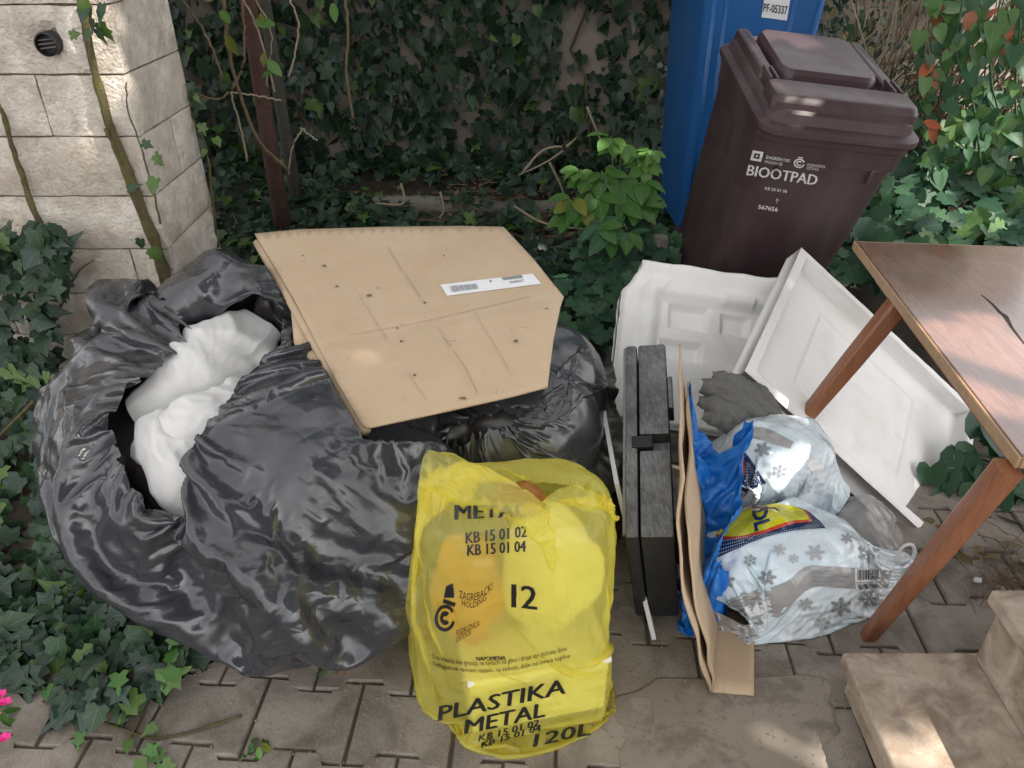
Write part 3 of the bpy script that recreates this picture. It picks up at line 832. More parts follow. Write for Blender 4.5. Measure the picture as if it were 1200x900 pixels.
def lay(name, shapes, quad, bvh, mat, parent, off=.0008, seg=.05, warp=None):
    """quad: picture points of the shape's corners (0,0) (1,0) (1,1) (0,1) as they fall on the surface"""
    V2, F2 = fill2d(shapes, seg)
    a, b, c, d = [np.array(q, float) for q in quad]; V = []; ok = []
    o = Vector((0, 0, CH))
    for x, y in V2:
        q = a * (1 - x) * (1 - y) + b * x * (1 - y) + c * x * y + d * (1 - x) * y
        if warp: q = q + np.array(warp(x, y))
        dr = ray(*q).normalized(); h, n, i, ds = bvh.ray_cast(o, dr)
        if h is None: V.append((0, 0, 0)); ok.append(False); continue
        if n.dot(dr) > 0: n = -n
        V.append(h + n * off - dr * off * .6); ok.append(True)
    F = [f for f in F2 if all(ok[i] for i in f) and max((V[f[0]] - V[f[1]]).length, (V[f[1]] - V[f[2]]).length, (V[f[0]] - V[f[2]]).length) < .03]
    used = sorted({i for f in F for i in f}); mp = {j: i for i, j in enumerate(used)}
    if not used: return None
    W = [V[j] for j in used]
    if parent is not None and not parent.get('world_parts'):
        Mi = parent.matrix_world.inverted() if parent.get('nomat') is None else Matrix()
        dg = bpy.context.view_layer; dg.update(); Mi = parent.matrix_world.inverted(); W = [Mi @ p for p in W]
    return raw(name, W, [[mp[i] for i in f] for f in F], mat, parent, smooth=True)
def barcode2d(n=26, seed=1, x0=0, y0=0, x1=1, y1=1):
    r = random.Random(seed); x = x0; out = []
    while x < x1 - .01:
        w_ = (x1 - x0) / n * r.choice((.35, .35, .6, .9)); g_ = (x1 - x0) / n * r.choice((.4, .4, .7))
        out.append(rect2d(x, y0, min(x1, x + w_), y1)); x += w_ + g_
    return out
# ================================================================== bag materials
def crease(t, sc=9, n=8, warp=.12, seed=1):
    """crumpled-film relief: folded (triangle) waves along random directions, flat facets with sharp creases between"""
    g = random.Random(seed); nz_ = t.new('ShaderNodeTexNoise'); nz_.inputs['Scale'].default_value = sc * .6; nz_.inputs['Detail'].default_value = 1; t.L(t.co(), nz_.inputs['Vector'])
    mx = t.new('ShaderNodeVectorMath', operation='MULTIPLY_ADD'); t.L(nz_.outputs['Color'], mx.inputs[0]); mx.inputs[1].default_value = (warp / sc * 4,) * 3; t.L(t.co(), mx.inputs[2])
    out = None
    for k in range(n):
        d = Vector((g.gauss(0, 1), g.gauss(0, 1), g.gauss(0, 1))).normalized(); f = sc * 2 ** g.uniform(-.4, 1.7); a = (sc / f) ** .85
        dp = t.new('ShaderNodeVectorMath', operation='DOT_PRODUCT'); t.L(mx.outputs[0], dp.inputs[0]); dp.inputs[1].default_value = d * f
        w_ = t.math('MULTIPLY', t.math('PINGPONG', t.math('ADD', dp.outputs['Value'], g.uniform(0, 9)), .5), a)
        m = t.ramp(t.noise(sc * .4, 1, vec=None, stretch=(1 + .3 * k, 1.2, 1 - .05 * k)), [(.38, .1), (.60, 1.0)]) if k % 2 else None
        if m is not None: w_ = t.math('MULTIPLY', w_, m)
        out = w_ if out is None else t.math('ADD', out, w_)
    return out
def black_film(name, col, rough, amt=.8, taut=False):
    t = NT(name)
    n1 = t.noise(11, 5, .6, 1.0)
    t.set(Base_Color=t.mix(t.noise(6, 5), col, tuple(c * 1.7 for c in col)), Roughness=t.ramp(n1, [(.3, rough - .06), (.7, rough + .12)]))
    t.b.inputs['Specular IOR Level'].default_value = .75
    fade = t.ramp(t.noise(3.2, 2), [(.40, .12), (.60, 1.0)])
    if taut:      # the packed lower part of the bag is stretched smooth
        sz = t.new('ShaderNodeSeparateXYZ'); t.L(t.new('ShaderNodeNewGeometry').outputs['Position'], sz.inputs[0]); fade = t.math('MULTIPLY', fade, t.ramp(sz.outputs[2], [(.14, .15), (.30, 1.0)]))
    t.bump(t.math('MULTIPLY', crease(t, 7.5), fade), amt, .018)
    return t.m
M_BLACKFILM = black_film('black_bag_film', (.028, .029, .033), .21, .85, True)
M_BLACKFILM2 = black_film('black_bag_film_stretched', (.030, .031, .035), .24, .35)
M_LINER = black_film('dark_bag_inside', (.024, .021, .019), .38)
t = NT('white_cotton'); wv = t.noise(12, 6, .6, .5)
t.set(Base_Color=t.mix(wv, (.58, .565, .55), (.70, .685, .67)), Roughness=.85); t.bump(t.math('ADD', t.noise(40, 6, .6, 1), t.math('MULTIPLY', t.noise(500, 2), .4)), .3, .004)
t.b.inputs['Sheen Weight'].default_value = .2
M_COTTON = t.m

# ================================================================== big open black bag with white cloth
def on_solids(px, py, solids, gap=.012, ymax=2.4, back=None):
    """first place along a sight line that touches the lumps of contents"""
    d = ray(px, py); o = np.array((0, 0, CH)); d = np.array(tuple(d)); best = None
    for t_ in np.arange(.8, 3.2, .004):
        p = o + d * t_
        for s in solids:
            q = ((p - s.c) @ s.M) / (s.r + gap)
            if (np.abs(q) ** s.p).sum() < 1: return Vector(p)
    return at_y(px, py, back) if back else None
def surf_height(x, y, solids, lo=-.2, hi=1.2):
    for z in np.arange(hi, lo, -.006):
        p = np.array((x, y, z))
        for s in solids:
            q = ((p - s.c) @ s.M) / s.r
            if (np.abs(q) ** s.p).sum() < 1: return z
    return lo
def on_solids(px, py, solids, gap=.012, back=None):
    """first place along a sight line that touches the lumps of contents"""
    d = np.array(tuple(ray(px, py))); o = np.array((0, 0, CH))
    T = np.arange(.8, 3.2, .004); Pp = o + T[:, None] * d; hit = np.zeros(len(T), bool)
    for s in solids:
        q = ((Pp - s.c) @ s.M) / (s.r + gap); hit |= (np.abs(q) ** s.p).sum(1) < 1
    if hit.any(): return Vector(Pp[int(np.argmax(hit))])
    return at_y(px, py, back) if back else None
def surf_height(x, y, solids, lo=-.2, hi=1.0):
    Z = np.arange(hi, max(lo, -.2), -.004); Pp = np.stack([np.full_like(Z, x), np.full_like(Z, y), Z], 1); hit = np.zeros(len(Z), bool)
    for s in solids:
        q = ((Pp - s.c) @ s.M) / s.r; hit |= (np.abs(q) ** s.p).sum(1) < 1
    return float(Z[int(np.argmax(hit))]) if hit.any() else lo
pa, pb, pc = Vector((-.684, 1.95, .665)), Vector((-.02, 2.0, .665)), Vector((-.296, 1.28, .53))
pn = (pb - pa).cross(pc - pa).normalized()
def on_plane(px, py, off=0.):
    d = ray(px, py); o = Vector((0, 0, CH)); t_ = (pa + pn * off - o).dot(pn) / d.dot(pn); return o + d * t_
if pn.z < 0: pn = -pn
def under_board(P, gap=.042):
    """nothing of the bags may come up through the cardboard that lies on them"""
    S_ = P.reshape(-1, 3); d = (S_ - np.array(tuple(pa))) @ np.array(tuple(pn)); z = S_[:, 1] * CP - (S_[:, 2] - CH) * SP; v = S_[:, 1] * SP + (S_[:, 2] - CH) * CP
    x, y = 600 + FPX * S_[:, 0] / z, 450 - FPX * v / z; g_ = gap + np.clip((y - (400 - (x - 410) * .205)) / 100, 0, 2) ** 1.2 * .03
    m = (d > -g_) & (x > 292 + (y - 276) * .57) & (y < 515) & (x < 668); S_[m] -= np.outer((d + g_)[m], np.array(tuple(pn))); return P
def open_bag(name, label, base, solids, rpx, rim_back, far_c, far_r, knee, slack, mat, seed, nu=60, nv=34, lv=((70, 0), (50, 0), (30, 0)), gap=.010, br=.33, bry=None, rimslack=.62, closebot=True, grav=-.0003, bend=.05, jit=.012, crum=.008, crsc=5., crfade=None, cat='rubbish bag'):
    """a film tube from a puckered base over its contents to an open mouth whose edge runs along rpx"""
    base = np.array(base, float); bry = bry or br
    rim = [on_solids(x, y, solids, gap, back=rim_back) for x, y in rpx]
    rimc = spline(rim + [rim[0]], 241)[:-1]
    cen = np.array((far_c[0], far_c[1], 0))
    P = np.zeros((nv, nu, 3)); ang0 = PI / 2
    for i in range(nu):
        a = ang0 + 2 * PI * i / nu; ca, sa = math.cos(a), math.sin(a)
        rp = rimc[int(i / nu * 240)]
        far = np.array((far_c[0] + far_r[0] * ca, far_c[1] + far_r[1] * sa, far_c[2]))
        key = [base + (.2 * br * ca, .2 * bry * sa, .004), base + (.6 * br * ca, .6 * bry * sa, .004), base + (br * ca, bry * sa, .03), base + (br * 1.08 * ca, bry * 1.08 * sa, .14), far, (far * .5 + rp * .5) + (0, 0, .10), rp + (0, 0, .01)]
        P[:, i] = spline(key, nv)
    Pt = P.reshape(-1, 3)
    for _ in range(30):
        for s in solids: s.push(Pt, .006)
    P = Pt.reshape(nv, nu, 3)
    Lv = np.zeros((nv, nu)); Lv[:-1] = np.linalg.norm(np.diff(P, axis=0), axis=2); Lv[-1] = Lv[-2]
    Lu = np.linalg.norm(np.roll(P, -1, 1) - P, axis=2)
    xs = np.array(knee) * nv
    Lu *= np.interp(np.arange(nv), xs, slack[0])[:, None]; Lv *= np.interp(np.arange(nv), xs, slack[1])[:, None]
    k = int(nv * .6); Lu[k:] = np.maximum(Lu[k:], Lu[k - 4:k].mean(0) * rimslack)
    def pins(n_u, n_v):
        j = n_v - 1; step = n_u // 30
        ii = np.arange(0, n_u, step); T = rimc[(ii / n_u * 240).astype(int)]
        jb = np.arange(n_u); a = ang0 + 2 * PI * jb / n_u
        Tb = base + np.stack([.2 * br * np.cos(a), .2 * bry * np.sin(a), .004 + 0 * a], 1)
        return np.r_[j * n_u + ii, jb], np.vstack([T, Tb]), np.r_[np.full(len(ii), .6), np.full(n_u, 1.)][:, None]
    P = cloth(P, Lu, Lv, True, solids, pins, levels=lv, bend=bend, grav=grav, seed=seed, jit=jit, fric=.9, damp=.85, fine=1.02)
    if crum: P = under_board(facets(facets(P, True, crum, crsc, seed, fade=crfade, warp=.10, mod=.6), True, crum * .20, crsc * 3.6, seed + 1, up=False, warp=.15, mod=1.0, fade=crfade))
    bag = thing(name, label, cat, tuple(base)); bag['world_parts'] = 1
    o = film('bag_film', P, True, mat, bag, closebot=closebot, subsurf=0 if crum else 1)
    return bag, o, P, rimc
def lining(solids, x0, x1, y0, y1, parent, mat, n=40, shrink=.03, drop=.02, slack=1.25, seed=8):
    Q = np.zeros((n, n, 3))
    for j in range(n):
        for i in range(n):
            x, y = x0 + (x1 - x0) * i / (n - 1), y0 + (y1 - y0) * j / (n - 1)
            Q[j, i] = (x, y, surf_height(x, y, solids, .02) - drop)
    Lq = np.full((n, n), (x1 - x0) / (n - 1) * slack)
    inner = [Solid(s.c, s.r - shrink, s.p) for s in solids]
    Q = cloth(Q, Lq, Lq.copy(), False, inner, None, levels=((25, 0), (25, 0), (15, 0)), bend=.15, grav=-.0004, floor=.03, seed=seed, jit=.012, fric=.8, damp=.8)
    return film('bag_lining', facets(Q, False, .020, 6, seed, up=False), False, mat, parent, subsurf=0)

lo = Solid((-.45, 1.365, .215), (.28, .325, .205), 2.7)
mid = Solid((-.60, 1.49, .36), (.40, .38, .19), 2.2)
lft = Solid((-.76, 1.48, .37), (.28, .30, .18), 2.1)
sh = Solid((-.38, 1.50, .35), (.175, .24, .17), 2.2)
bel = Solid((-.46, 1.36, .33), (.30, .27, .22), 2.2)
kn = Solid((-.625, 1.74, .50), (.11, .10, .15), 2)
b1s = [lo, mid, lft, sh, bel, kn]
rdg = [Solid(p, (.072, .072, .072), 2) for p in spline([at_y(258, 328, 1.76), at_y(205, 366, 1.68), at_y(150, 412, 1.60), at_y(98, 462, 1.54), at_y(82, 520, 1.48)], 11)]
bag1, bag1_film, P1_, rim1 = open_bag('rubbish_bag', 'big open black rubbish bag with white cloth showing, left of the yellow bag', (-.46, 1.35, 0), b1s + rdg,
    [(283, 340), (262, 368), (205, 422), (152, 456), (130, 470), (132, 505), (146, 545), (160, 582), (180, 612), (208, 610), (226, 570), (224, 528), (258, 474), (302, 428), (334, 392), (318, 350), (300, 333)],
    1.72, (-.63, 1.49, .33), (.46, .40), [0, .27, .40, .55, 1], ([.92, .92, .96, 1.12, 1.20], [.95, .95, .98, 1.14, 1.16]), M_BLACKFILM, 3, br=.265, nu=64, nv=36, grav=-.0001, crfade=lambda P: np.clip((P[:, :, 2] - .14) / .16, .22, 1))
lining(b1s, -.99, -.42, 1.18, 1.76, bag1, M_LINER, shrink=.075, drop=.07)
# white cloth in the mouth
def puffy_cloth(name, label, cat, solids, cx, cy, w_, d_, n, slack, mat, seed, origin, z=1.0, floor=.02, rot=0., lv=((60, 0), (40, 0), (25, 0)), bend=.2, grav=-.0012):
    Q = np.zeros((n, n, 3)); c, s = math.cos(rot), math.sin(rot)
    for j in range(n):
        for i in range(n):
            u, v = (i / (n - 1) - .5) * w_, (j / (n - 1) - .5) * d_
            x, y = cx + u * c - v * s, cy + u * s + v * c; Q[j, i] = (x, y, max(floor, surf_height(x, y, solids, floor)) + .012)
    L = np.full((n, n), w_ / (n - 1) * slack); L2 = np.full((n, n), d_ / (n - 1) * slack)
    Q = cloth(Q, L, L2, False, solids, None, levels=lv, bend=bend, grav=grav, floor=floor, seed=seed, jit=.012, fric=.8, damp=.88)
    o = film(name, Q, False, mat, None, origin=origin); tag(o, label, cat); return o
b1a = b1s + rdg
def lobes(name, label, cat, specs, mat, origin, amp=((.026, 4.5), (.008, 12)), seed=1, n=34):
    """cloth bunched up in swept folds: each lobe runs along sight-line points with a half width and a height"""
    V = []; F = []
    for k, (pts, wid, hgt) in enumerate(specs):
        A = spline(pts, n); tg = np.gradient(A, axis=0); tg /= np.linalg.norm(tg, axis=1, keepdims=True)
        out = np.array((0, 0, CH)) - A; out /= np.linalg.norm(out, axis=1, keepdims=True); out = out + np.array((0, .0, .6)); sd = np.cross(tg, out); sd /= np.linalg.norm(sd, axis=1, keepdims=True); nn = np.cross(sd, tg)
        q = np.linspace(0, 1, n); W = np.interp(q, np.linspace(0, 1, len(wid)), wid); H = np.interp(q, np.linspace(0, 1, len(hgt)), hgt); u = np.linspace(-1, 1, n)
        P = np.zeros((n, n, 3))
        for i in range(n): P[:, i] = A + sd * (W * u[i])[:, None] + nn * (H * (math.sqrt(max(0, 1 - u[i] ** 2)) - .55))[:, None]
        for a, sc in amp: P = crumple(P, False, a, sc, seed + k * 3.3, up=(sc > 8))
        b = sum(len(v) for v in V); V.append(P.reshape(-1, 3)); F += (grid_faces(P.shape[1], P.shape[0], False) + b).tolist()
    o = raw(name, np.vstack(V), F, mat, None, True, origin=origin); m = o.modifiers.new('smooth', 'SUBSURF'); m.levels = m.render_levels = 1
    return tag(o, label, cat)
def onb(px, py, dz=0.): 
    v = on_solids(px, py, b1a, .0, back=1.5); return v + Vector((0, .045, -.045 + dz))
w2 = onb(195, 500)
lobes('white_cloth', 'crumpled white cotton cloth stuffed in the mouth of the open black bag', 'cloth',
    [([onb(300, 366), onb(262, 402, .01), onb(222, 436, .015), onb(176, 460, .008), onb(135, 472, -.01)], [.06, .09, .095, .075, .03], [.016, .028, .03, .026, .01]),
     ([onb(290, 440, -.01), onb(250, 482, .008), onb(215, 505, .012), onb(180, 514, .008), onb(146, 500, -.02)], [.06, .08, .085, .07, .04], [.014, .026, .028, .022, .01]),
     ([onb(195, 480), onb(198, 530, .012), onb(206, 570, .012), onb(218, 612, -.01)], [.085, .09, .075, .04], [.026, .03, .024, .012])], M_COTTON, tuple(w2), seed=2)

# ================================================================== second black bag, under the cardboard
b2s = [Solid((.0, 1.64, .23), (.255, .30, .22), 2.4), Solid((.05, 1.66, .34), (.19, .22, .17), 2.2), Solid((-.13, 1.50, .30), (.12, .15, .15), 2.2), Solid((.03, 1.50, .30), (.19, .18, .20), 2.3)]
bag2, bag2_film, P2_, rim2 = open_bag('rubbish_bag', 'black rubbish bag under the cardboard, behind the yellow bag, its mouth ruffled', (.0, 1.63, 0), b2s,
    [(600, 474), (560, 484), (530, 494), (508, 504), (524, 509), (556, 502), (598, 492), (632, 484), (648, 477), (630, 471)],
    1.45, (.0, 1.64, .25), (.29, .33), [0, .27, .40, .6, 1], ([1.0, 1.02, 1.06, 1.12, 1.25], [1.0, 1.03, 1.08, 1.10, 1.15]), M_BLACKFILM2, 11, br=.25, crum=.005, nu=60, nv=30, lv=((60, 0), (45, 0), (25, 0)), rimslack=.8)
lining(b2s, -.28, .25, 1.3, 1.8, bag2, M_LINER, n=26, shrink=.02, drop=.015, seed=9)

# ================================================================== flattened cardboard box lying over both bags
cb_ = thing('cardboard_box', 'flattened brown cardboard box with a white barcode label lying over two black bags', 'cardboard', tuple((pa + pb + pc) / 3 - Vector((0, 0, .05)))); cb_['world_parts'] = 1
def board(name, outline, off, thick, bend=True, seed=1):
    A = np.array(outline, float); lo_, hi_ = A.min(0), A.max(0); U = (A - lo_) / (hi_ - lo_)
    V2, F2 = fill2d([poly2d([tuple(p) for p in U])], .045); V = []
    for x, y in V2:
        px, py = lo_[0] + x * (hi_[0] - lo_[0]), lo_[1] + y * (hi_[1] - lo_[1])
        o = off + .006 * noise.noise((px * .012, py * .012, seed)) + .0022 * noise.noise((px * .05, py * .05, seed + 3))
        if bend:   # creased parallel to the front edge; the front third droops, the right tip dips
            cy = 400 - (px - 410) * .205; d = (py - cy) / 100
            if d > 0: o -= .030 * d ** 1.2
            l = (px - (498 + (py - 340) * .42)); o -= .005 * math.exp(-(l / 6) ** 2)      # score line
            l = (px - (380 + (py - 300) * .62)); o -= .003 * math.exp(-(l / 5) ** 2)
            o -= .003 * math.exp(-(d / .05) ** 2)
            r = max(0, px - 600) / 60; o -= .015 * r * r
        V.append(on_plane(px, py, o))
    o = raw(name, V, F2, M_CARD, cb_, smooth=True)
    md = o.modifiers.new('thick', 'SOLIDIFY'); md.thickness = thick; md.offset = -1
    return o
top_board = board('upper_panel', [(299, 276), (350, 271), (450, 268), (540, 267), (590, 268), (625, 306), (660, 350), (656, 362), (648, 400), (641, 455), (600, 466), (520, 484), (432, 503), (425, 500), (390, 440), (345, 352)], 0, .006)
board('lower_panel', [(297, 285), (320, 290), (600, 300), (640, 350), (628, 440), (560, 462), (480, 478), (438, 489), (398, 420), (345, 404), (340, 352)], -.028, .006, True, 5)
B = bmesh.new()
f0 = [on_plane(299 + (428 - 299) * t_, 276 + (502 - 276) * t_, -.004 - (.030 * max(0, (276 + 226 * t_ - 400 + (299 + 129 * t_ - 410) * .205) / 100) ** 1.2)) for t_ in np.linspace(0.02, 1, 14)]
tube(B, [p + Vector((0, 0, -.010)) for p in f0], .012, 10); fin('rounded_fold', B, M_CARD, cb_, smooth=True)
# ================================================================== yellow recycling bag and what is in it
def yellow_film():
    t = NT('yellow_bag_film')
    t.set(Base_Color=t.mix(t.noise(7, 5), (.90, .83, .20), (.94, .89, .32)), Roughness=t.ramp(t.noise(10, 5), [(.3, .16), (.7, .32)]))
    t.b.inputs['Specular IOR Level'].default_value = .8
    n = t.bump(t.math('MULTIPLY', crease(t, 12), t.ramp(t.noise(5, 3), [(.35, .2), (.65, 1.0)])), .8, .012)
    tl = t.new('ShaderNodeBsdfTranslucent'); tl.inputs[0].default_value = (.95, .87, .12, 1); t.L(n, tl.inputs['Normal'])
    tr = t.new('ShaderNodeBsdfTransparent'); tr.inputs[0].default_value = (.985, .95, .48, 1)
    m1 = t.new('ShaderNodeMixShader'); m1.inputs[0].default_value = .5; t.L(t.b.outputs[0], m1.inputs[1]); t.L(tl.outputs[0], m1.inputs[2])
    m2 = t.new('ShaderNodeMixShader'); m2.inputs[0].default_value = .56; t.L(m1.outputs[0], m2.inputs[1]); t.L(tr.outputs[0], m2.inputs[2])
    t.L(m2.outputs[0], t.out.inputs[0]); return t.m
M_YELLOW = yellow_film()
M_CARTON = flat('white_foam_carton', (.74, .72, .62), .7, .08, 20)
M_ORANGE = flat('orange_wrapper', (.55, .24, .03), .5, .35, 12)
M_BROWNPAPER = flat('crumpled_brown_paper', (.30, .13, .065), .8, .4, 30, .5)
kx = Matrix.Rotation(R(12), 3, 'Z')
crate_c = Vector((.035, 1.035, .096)); crate_s = (.285, .20, .165)
ys = [Solid(crate_c, (crate_s[0] / 2 + .004, crate_s[1] / 2 + .004, crate_s[2] / 2 + .004), 9, R(12)),
      Solid((.0, 1.06, .29), (.172, .115, .235), 5, R(5)), Solid((.055, 1.07, .37), (.135, .105, .15), 3.2), Solid((-.09, 1.05, .30), (.10, .10, .19), 2.6)]
# the rolled lip: a ridge from the upper left tip down across the mouth
ra, rb, rc_ = at_y(500, 552, 1.03), at_y(570, 580, 1.0), at_y(632, 622, .985)
for q in np.linspace(0, 1, 9):
    p = (ra.lerp(rb, q * 2) if q < .5 else rb.lerp(rc_, q * 2 - 1)); ys.append(Solid(p + Vector((0, .03, -.02)), (.034 - .010 * q,) * 3, 2))
yb, yb_film, PY, rimy = open_bag('recycling_bag', 'yellow translucent bag of plastic waste with black PLASTIKA METAL print, in front', (.015, 1.04, 0), ys,
    [(655, 568), (605, 560), (560, 549), (520, 536), (494, 545), (512, 560), (560, 576), (598, 584), (636, 586), (680, 588), (712, 585), (690, 576)],
    1.08, (.0, 1.055, .28), (.19, .145), [0, .2, .35, .6, 1], ([.93, .93, 1.0, 1.09, 1.10], [.93, .93, 1.0, 1.05, 1.06]), M_YELLOW, 21, br=.140, bry=.088, crum=.0055, crsc=7., crfade=lambda P: np.clip((P[:, :, 2] - .04) / .2, .3, 1), nu=56, nv=34, lv=((70, 0), (50, 0), (30, 0)), rimslack=.8, bend=.06, jit=.006, cat='plastic bag')
# the lip is gathered into a loose rolled band that runs across the mouth and down the front
def ony(px, py, d=0.):
    v = on_solids(px, py, ys, .006, back=1.0); return v + Vector((0, d, 0))
o = lobes('rolled_lip', None, None, [([ony(496, 548), ony(520, 553), ony(552, 566), ony(588, 580), ony(622, 600), ony(640, 632), ony(648, 672)], [.030, .034, .030, .024, .020, .014, .004], [.02, .03, .028, .022, .016, .010, .002]),
    ([ony(640, 592), ony(662, 582), ony(690, 584), ony(716, 590)], [.010, .020, .020, .008], [.006, .016, .014, .004])], M_YELLOW, (0, 0, 0), amp=((.010, 9), (.006, 20)), seed=4, n=24)
o.parent = yb; o.location = -Vector(yb.location)
# contents seen through the film
cr = thing('foam_carton', 'pale box lying at the bottom inside the yellow bag', 'box', tuple(crate_c - Vector((0, 0, crate_s[2] / 2)))); cr['world_parts'] = 1
B = bmesh.new(); box(B, crate_c - Vector((0, 0, .004)), (crate_s[0] - .012, crate_s[1] - .012, crate_s[2] - .018), .006, 2, kx); fin('carton_body', B, M_CARTON, cr)
B = bmesh.new(); box(B, crate_c + Vector((0, 0, crate_s[2] / 2 - .010)), (crate_s[0] - .004, crate_s[1] - .004, .014), .004, 2, kx); fin('carton_rim', B, M_CARTON, cr)
def lump(name, label, cat, c, r, mat, seed, amp=.25, n=22, sc=6):
    V = []; F = []
    for j in range(n + 1):
        th = PI * j / n
        for i in range(2 * n):
            ph = PI * i / n; d = Vector((math.sin(th) * math.cos(ph), math.sin(th) * math.sin(ph), math.cos(th)))
            k = 1 + amp * (noise.noise(d * 1.6 + Vector((seed, 0, 0))) + .6 * abs(noise.noise(d * sc + Vector((0, seed, 0)))))
            V.append((c[0] + r[0] * d.x * k, c[1] + r[1] * d.y * k, c[2] + r[2] * d.z * k))
    for j in range(n):
        for i in range(2 * n): a = j * 2 * n + i; b = j * 2 * n + (i + 1) % (2 * n); F.append([a, b, b + 2 * n, a + 2 * n])
    return tag(raw(name, V, F, mat, None, True, origin=c), label, cat)
lump('food_wrapper', 'orange wrapper showing through the left side of the yellow bag', 'wrapper', (-.085, 1.045, .285), (.066, .07, .13), M_ORANGE, 2.1, .2)
lump('paper_wad', 'crumpled reddish brown paper sticking out of the yellow bag mouth', 'paper', tuple(at_y(606, 576, 1.07) + Vector((0, .012, -.03))), (.045, .022, .036), M_BROWNPAPER, 5.1, .5, sc=4)
lump('foam_scrap', 'pale plastic scrap showing through the right side of the yellow bag', 'plastic scrap', (.07, 1.06, .32), (.095, .08, .135), M_CARTON, 8.3, .2)
# ---- the print on the bag
yv = bvh_of(yb_film)
def ytext(s, quad, bold=.018, shear=0, name='print', mat=None, warp=None, seg=.05, sp=1.):
    hv = bold > .0115 or 'M' in s and bold > 0; sh_, _ = text2d(s, 0 if hv else bold, shear, sp)
    for k in ((-.5, .5) if hv else (0,)): lay(name, sh_, [(x + k * max(.8, bold * 60), y) for x, y in quad], yv, mat or M_BLACKPRINT, yb, .0012 + .0004 * (k > 0), seg, warp)
def Q4(x0, y0, x1, y1, h, dx=0, h2=None):
    """baseline from (x0,y0) to (x1,y1), letters h tall, leaning dx"""
    h2 = h if h2 is None else h2
    return [(x0, y0), (x1, y1), (x1 + dx, y1 - h2), (x0 + dx, y0 - h)]
ytext('METAL', Q4(534, 609, 616, 605, 17, 0, 13), .03)
ytext('KB 15 01 02', Q4(546, 637, 617, 629, 13))
ytext('KB 15 01 04', Q4(548, 651, 616, 646, 13))
ytext('1', Q4(600, 711, 604, 711.3, 27), .03); ytext('2', Q4(611, 712, 629, 714, 27), .03)
ytext('NAPOMENA', Q4(558, 774, 592, 773, 5), .012)
arc = lambda x, y: (0, 14 * math.sin(PI * min(1, x * 1.15)) * .55)
ytext('- Ova vrecica nije igracka; ne navlaciti na glavu i drzati van dohvata djece', Q4(503, 771, 664, 764, 8), .004, warp=lambda x, y: (0, 13 * math.sin(PI * x ** .8)), seg=.02)
ytext('- Odlagati na ravnom mjestu, na suhom, dalje od izvora topline', Q4(503, 779, 668, 772, 7), .004, warp=lambda x, y: (0, 13 * math.sin(PI * x ** .8)), seg=.02)
ytext('PLASTIKA', Q4(514, 845, 662, 812, 18, 2), .03)
ytext('METAL', Q4(545, 860, 638, 839, 17, 2), .03)
ytext('KB 15 01 02', Q4(561, 869, 631, 850, 8, 1), .012)
ytext('KB 15 01 04', Q4(564, 877, 633, 856, 8, 1), .012)
ytext('120L', Q4(625, 876, 692, 861, 15, 3), .03)
ytext('ZAGREBACKI', Q4(538, 700, 577, 690, 9), .006, warp=lambda x, y: (0, 8 * math.sin(PI * x)))
ytext('HOLDING', Q4(541, 709, 570, 702, 7), .006, warp=lambda x, y: (0, 6 * math.sin(PI * x)))
ytext('PODRUZNICA', Q4(535, 745, 562, 733, 7), .006); ytext('CISTOCA', Q4(534, 753, 552, 743, 6), .006)
for sh_ in (ring2d(.5, .5, .36, .5, .5, 2 * PI - .3), ring2d(.5, .5, .08, .26, .7, 2 * PI - .7)): lay('print', [sh_], [(509, 741), (534, 739), (534, 707), (509, 709)], yv, M_BLACKPRINT, yb, .0012)
lay('print', [poly2d([(0, 0), (1, .1), (.9, 1), (.35, .8)])], [(520, 700), (532, 702), (532, 683), (518, 683)], yv, M_BLACKPRINT, yb, .0012)
lay('print', [rect2d(0, 0, 1, 1)], [(519, 706), (533, 711), (534, 706), (520, 701)], yv, M_BLACKPRINT, yb, .0012)
# ================================================================== two ice-cube style bags, blue carrier, dark cloth, clear bag with a handle
t = NT('pale_snow_print_film')
n1 = t.noise(7, 5, .6, .5)
t.set(Base_Color=t.mix(t.ramp(n1, [(.35, 0.0), (.65, 1.0)]), (.52, .63, .69), (.72, .755, .78)), Roughness=t.ramp(t.noise(9, 5), [(.3, .18), (.7, .34)]))
t.b.inputs['Specular IOR Level'].default_value = .7
t.bump(t.math('MULTIPLY', crease(t, 15), t.ramp(t.noise(6, 3), [(.3, .25), (.65, 1.0)])), .9, .010)
M_SNOW = t.m
def printfilm(name, col, rough=.25):
    t = NT(name); t.set(Base_Color=t.mix(t.noise(20, 5), col, tuple(c * .8 for c in col)), Roughness=rough); t.bump(crease(t, 15, 5), .8, .010); return t.m
M_YPRINT = printfilm('yellow_print', (.58, .55, .015)); M_NAVY = printfilm('navy_print', (.012, .022, .075)); M_REDPRINT = printfilm('red_print', (.55, .05, .02))
M_SILVER = printfilm('silver_grey_print', (.36, .35, .345), .22); M_WPRINT = printfilm('white_patch_print', (.72, .73, .74)); M_LBLUE = printfilm('pale_blue_dots', (.30, .38, .5))
t = NT('blue_carrier_film')
t.set(Base_Color=t.mix(t.noise(5, 4), (.010, .12, .46), (.015, .20, .66)), Roughness=.34); t.bump(t.math('MULTIPLY', crease(t, 9), t.ramp(t.noise(5, 3), [(.4, .1), (.65, 1.0)])), .9, .014); M_BLUEFILM = t.m
t = NT('charcoal_knit')
kn_ = t.noise(260, 2); t.set(Base_Color=t.mix(t.ramp(t.noise(16, 4), [(.58, 0.0), (.7, .7)]), t.mix(kn_, (.085, .082, .076), (.19, .185, .172)), (.035, .085, .055)), Roughness=.95); t.bump(kn_, .5, .003); M_KNIT = t.m
t = NT('smoky_clear_film')
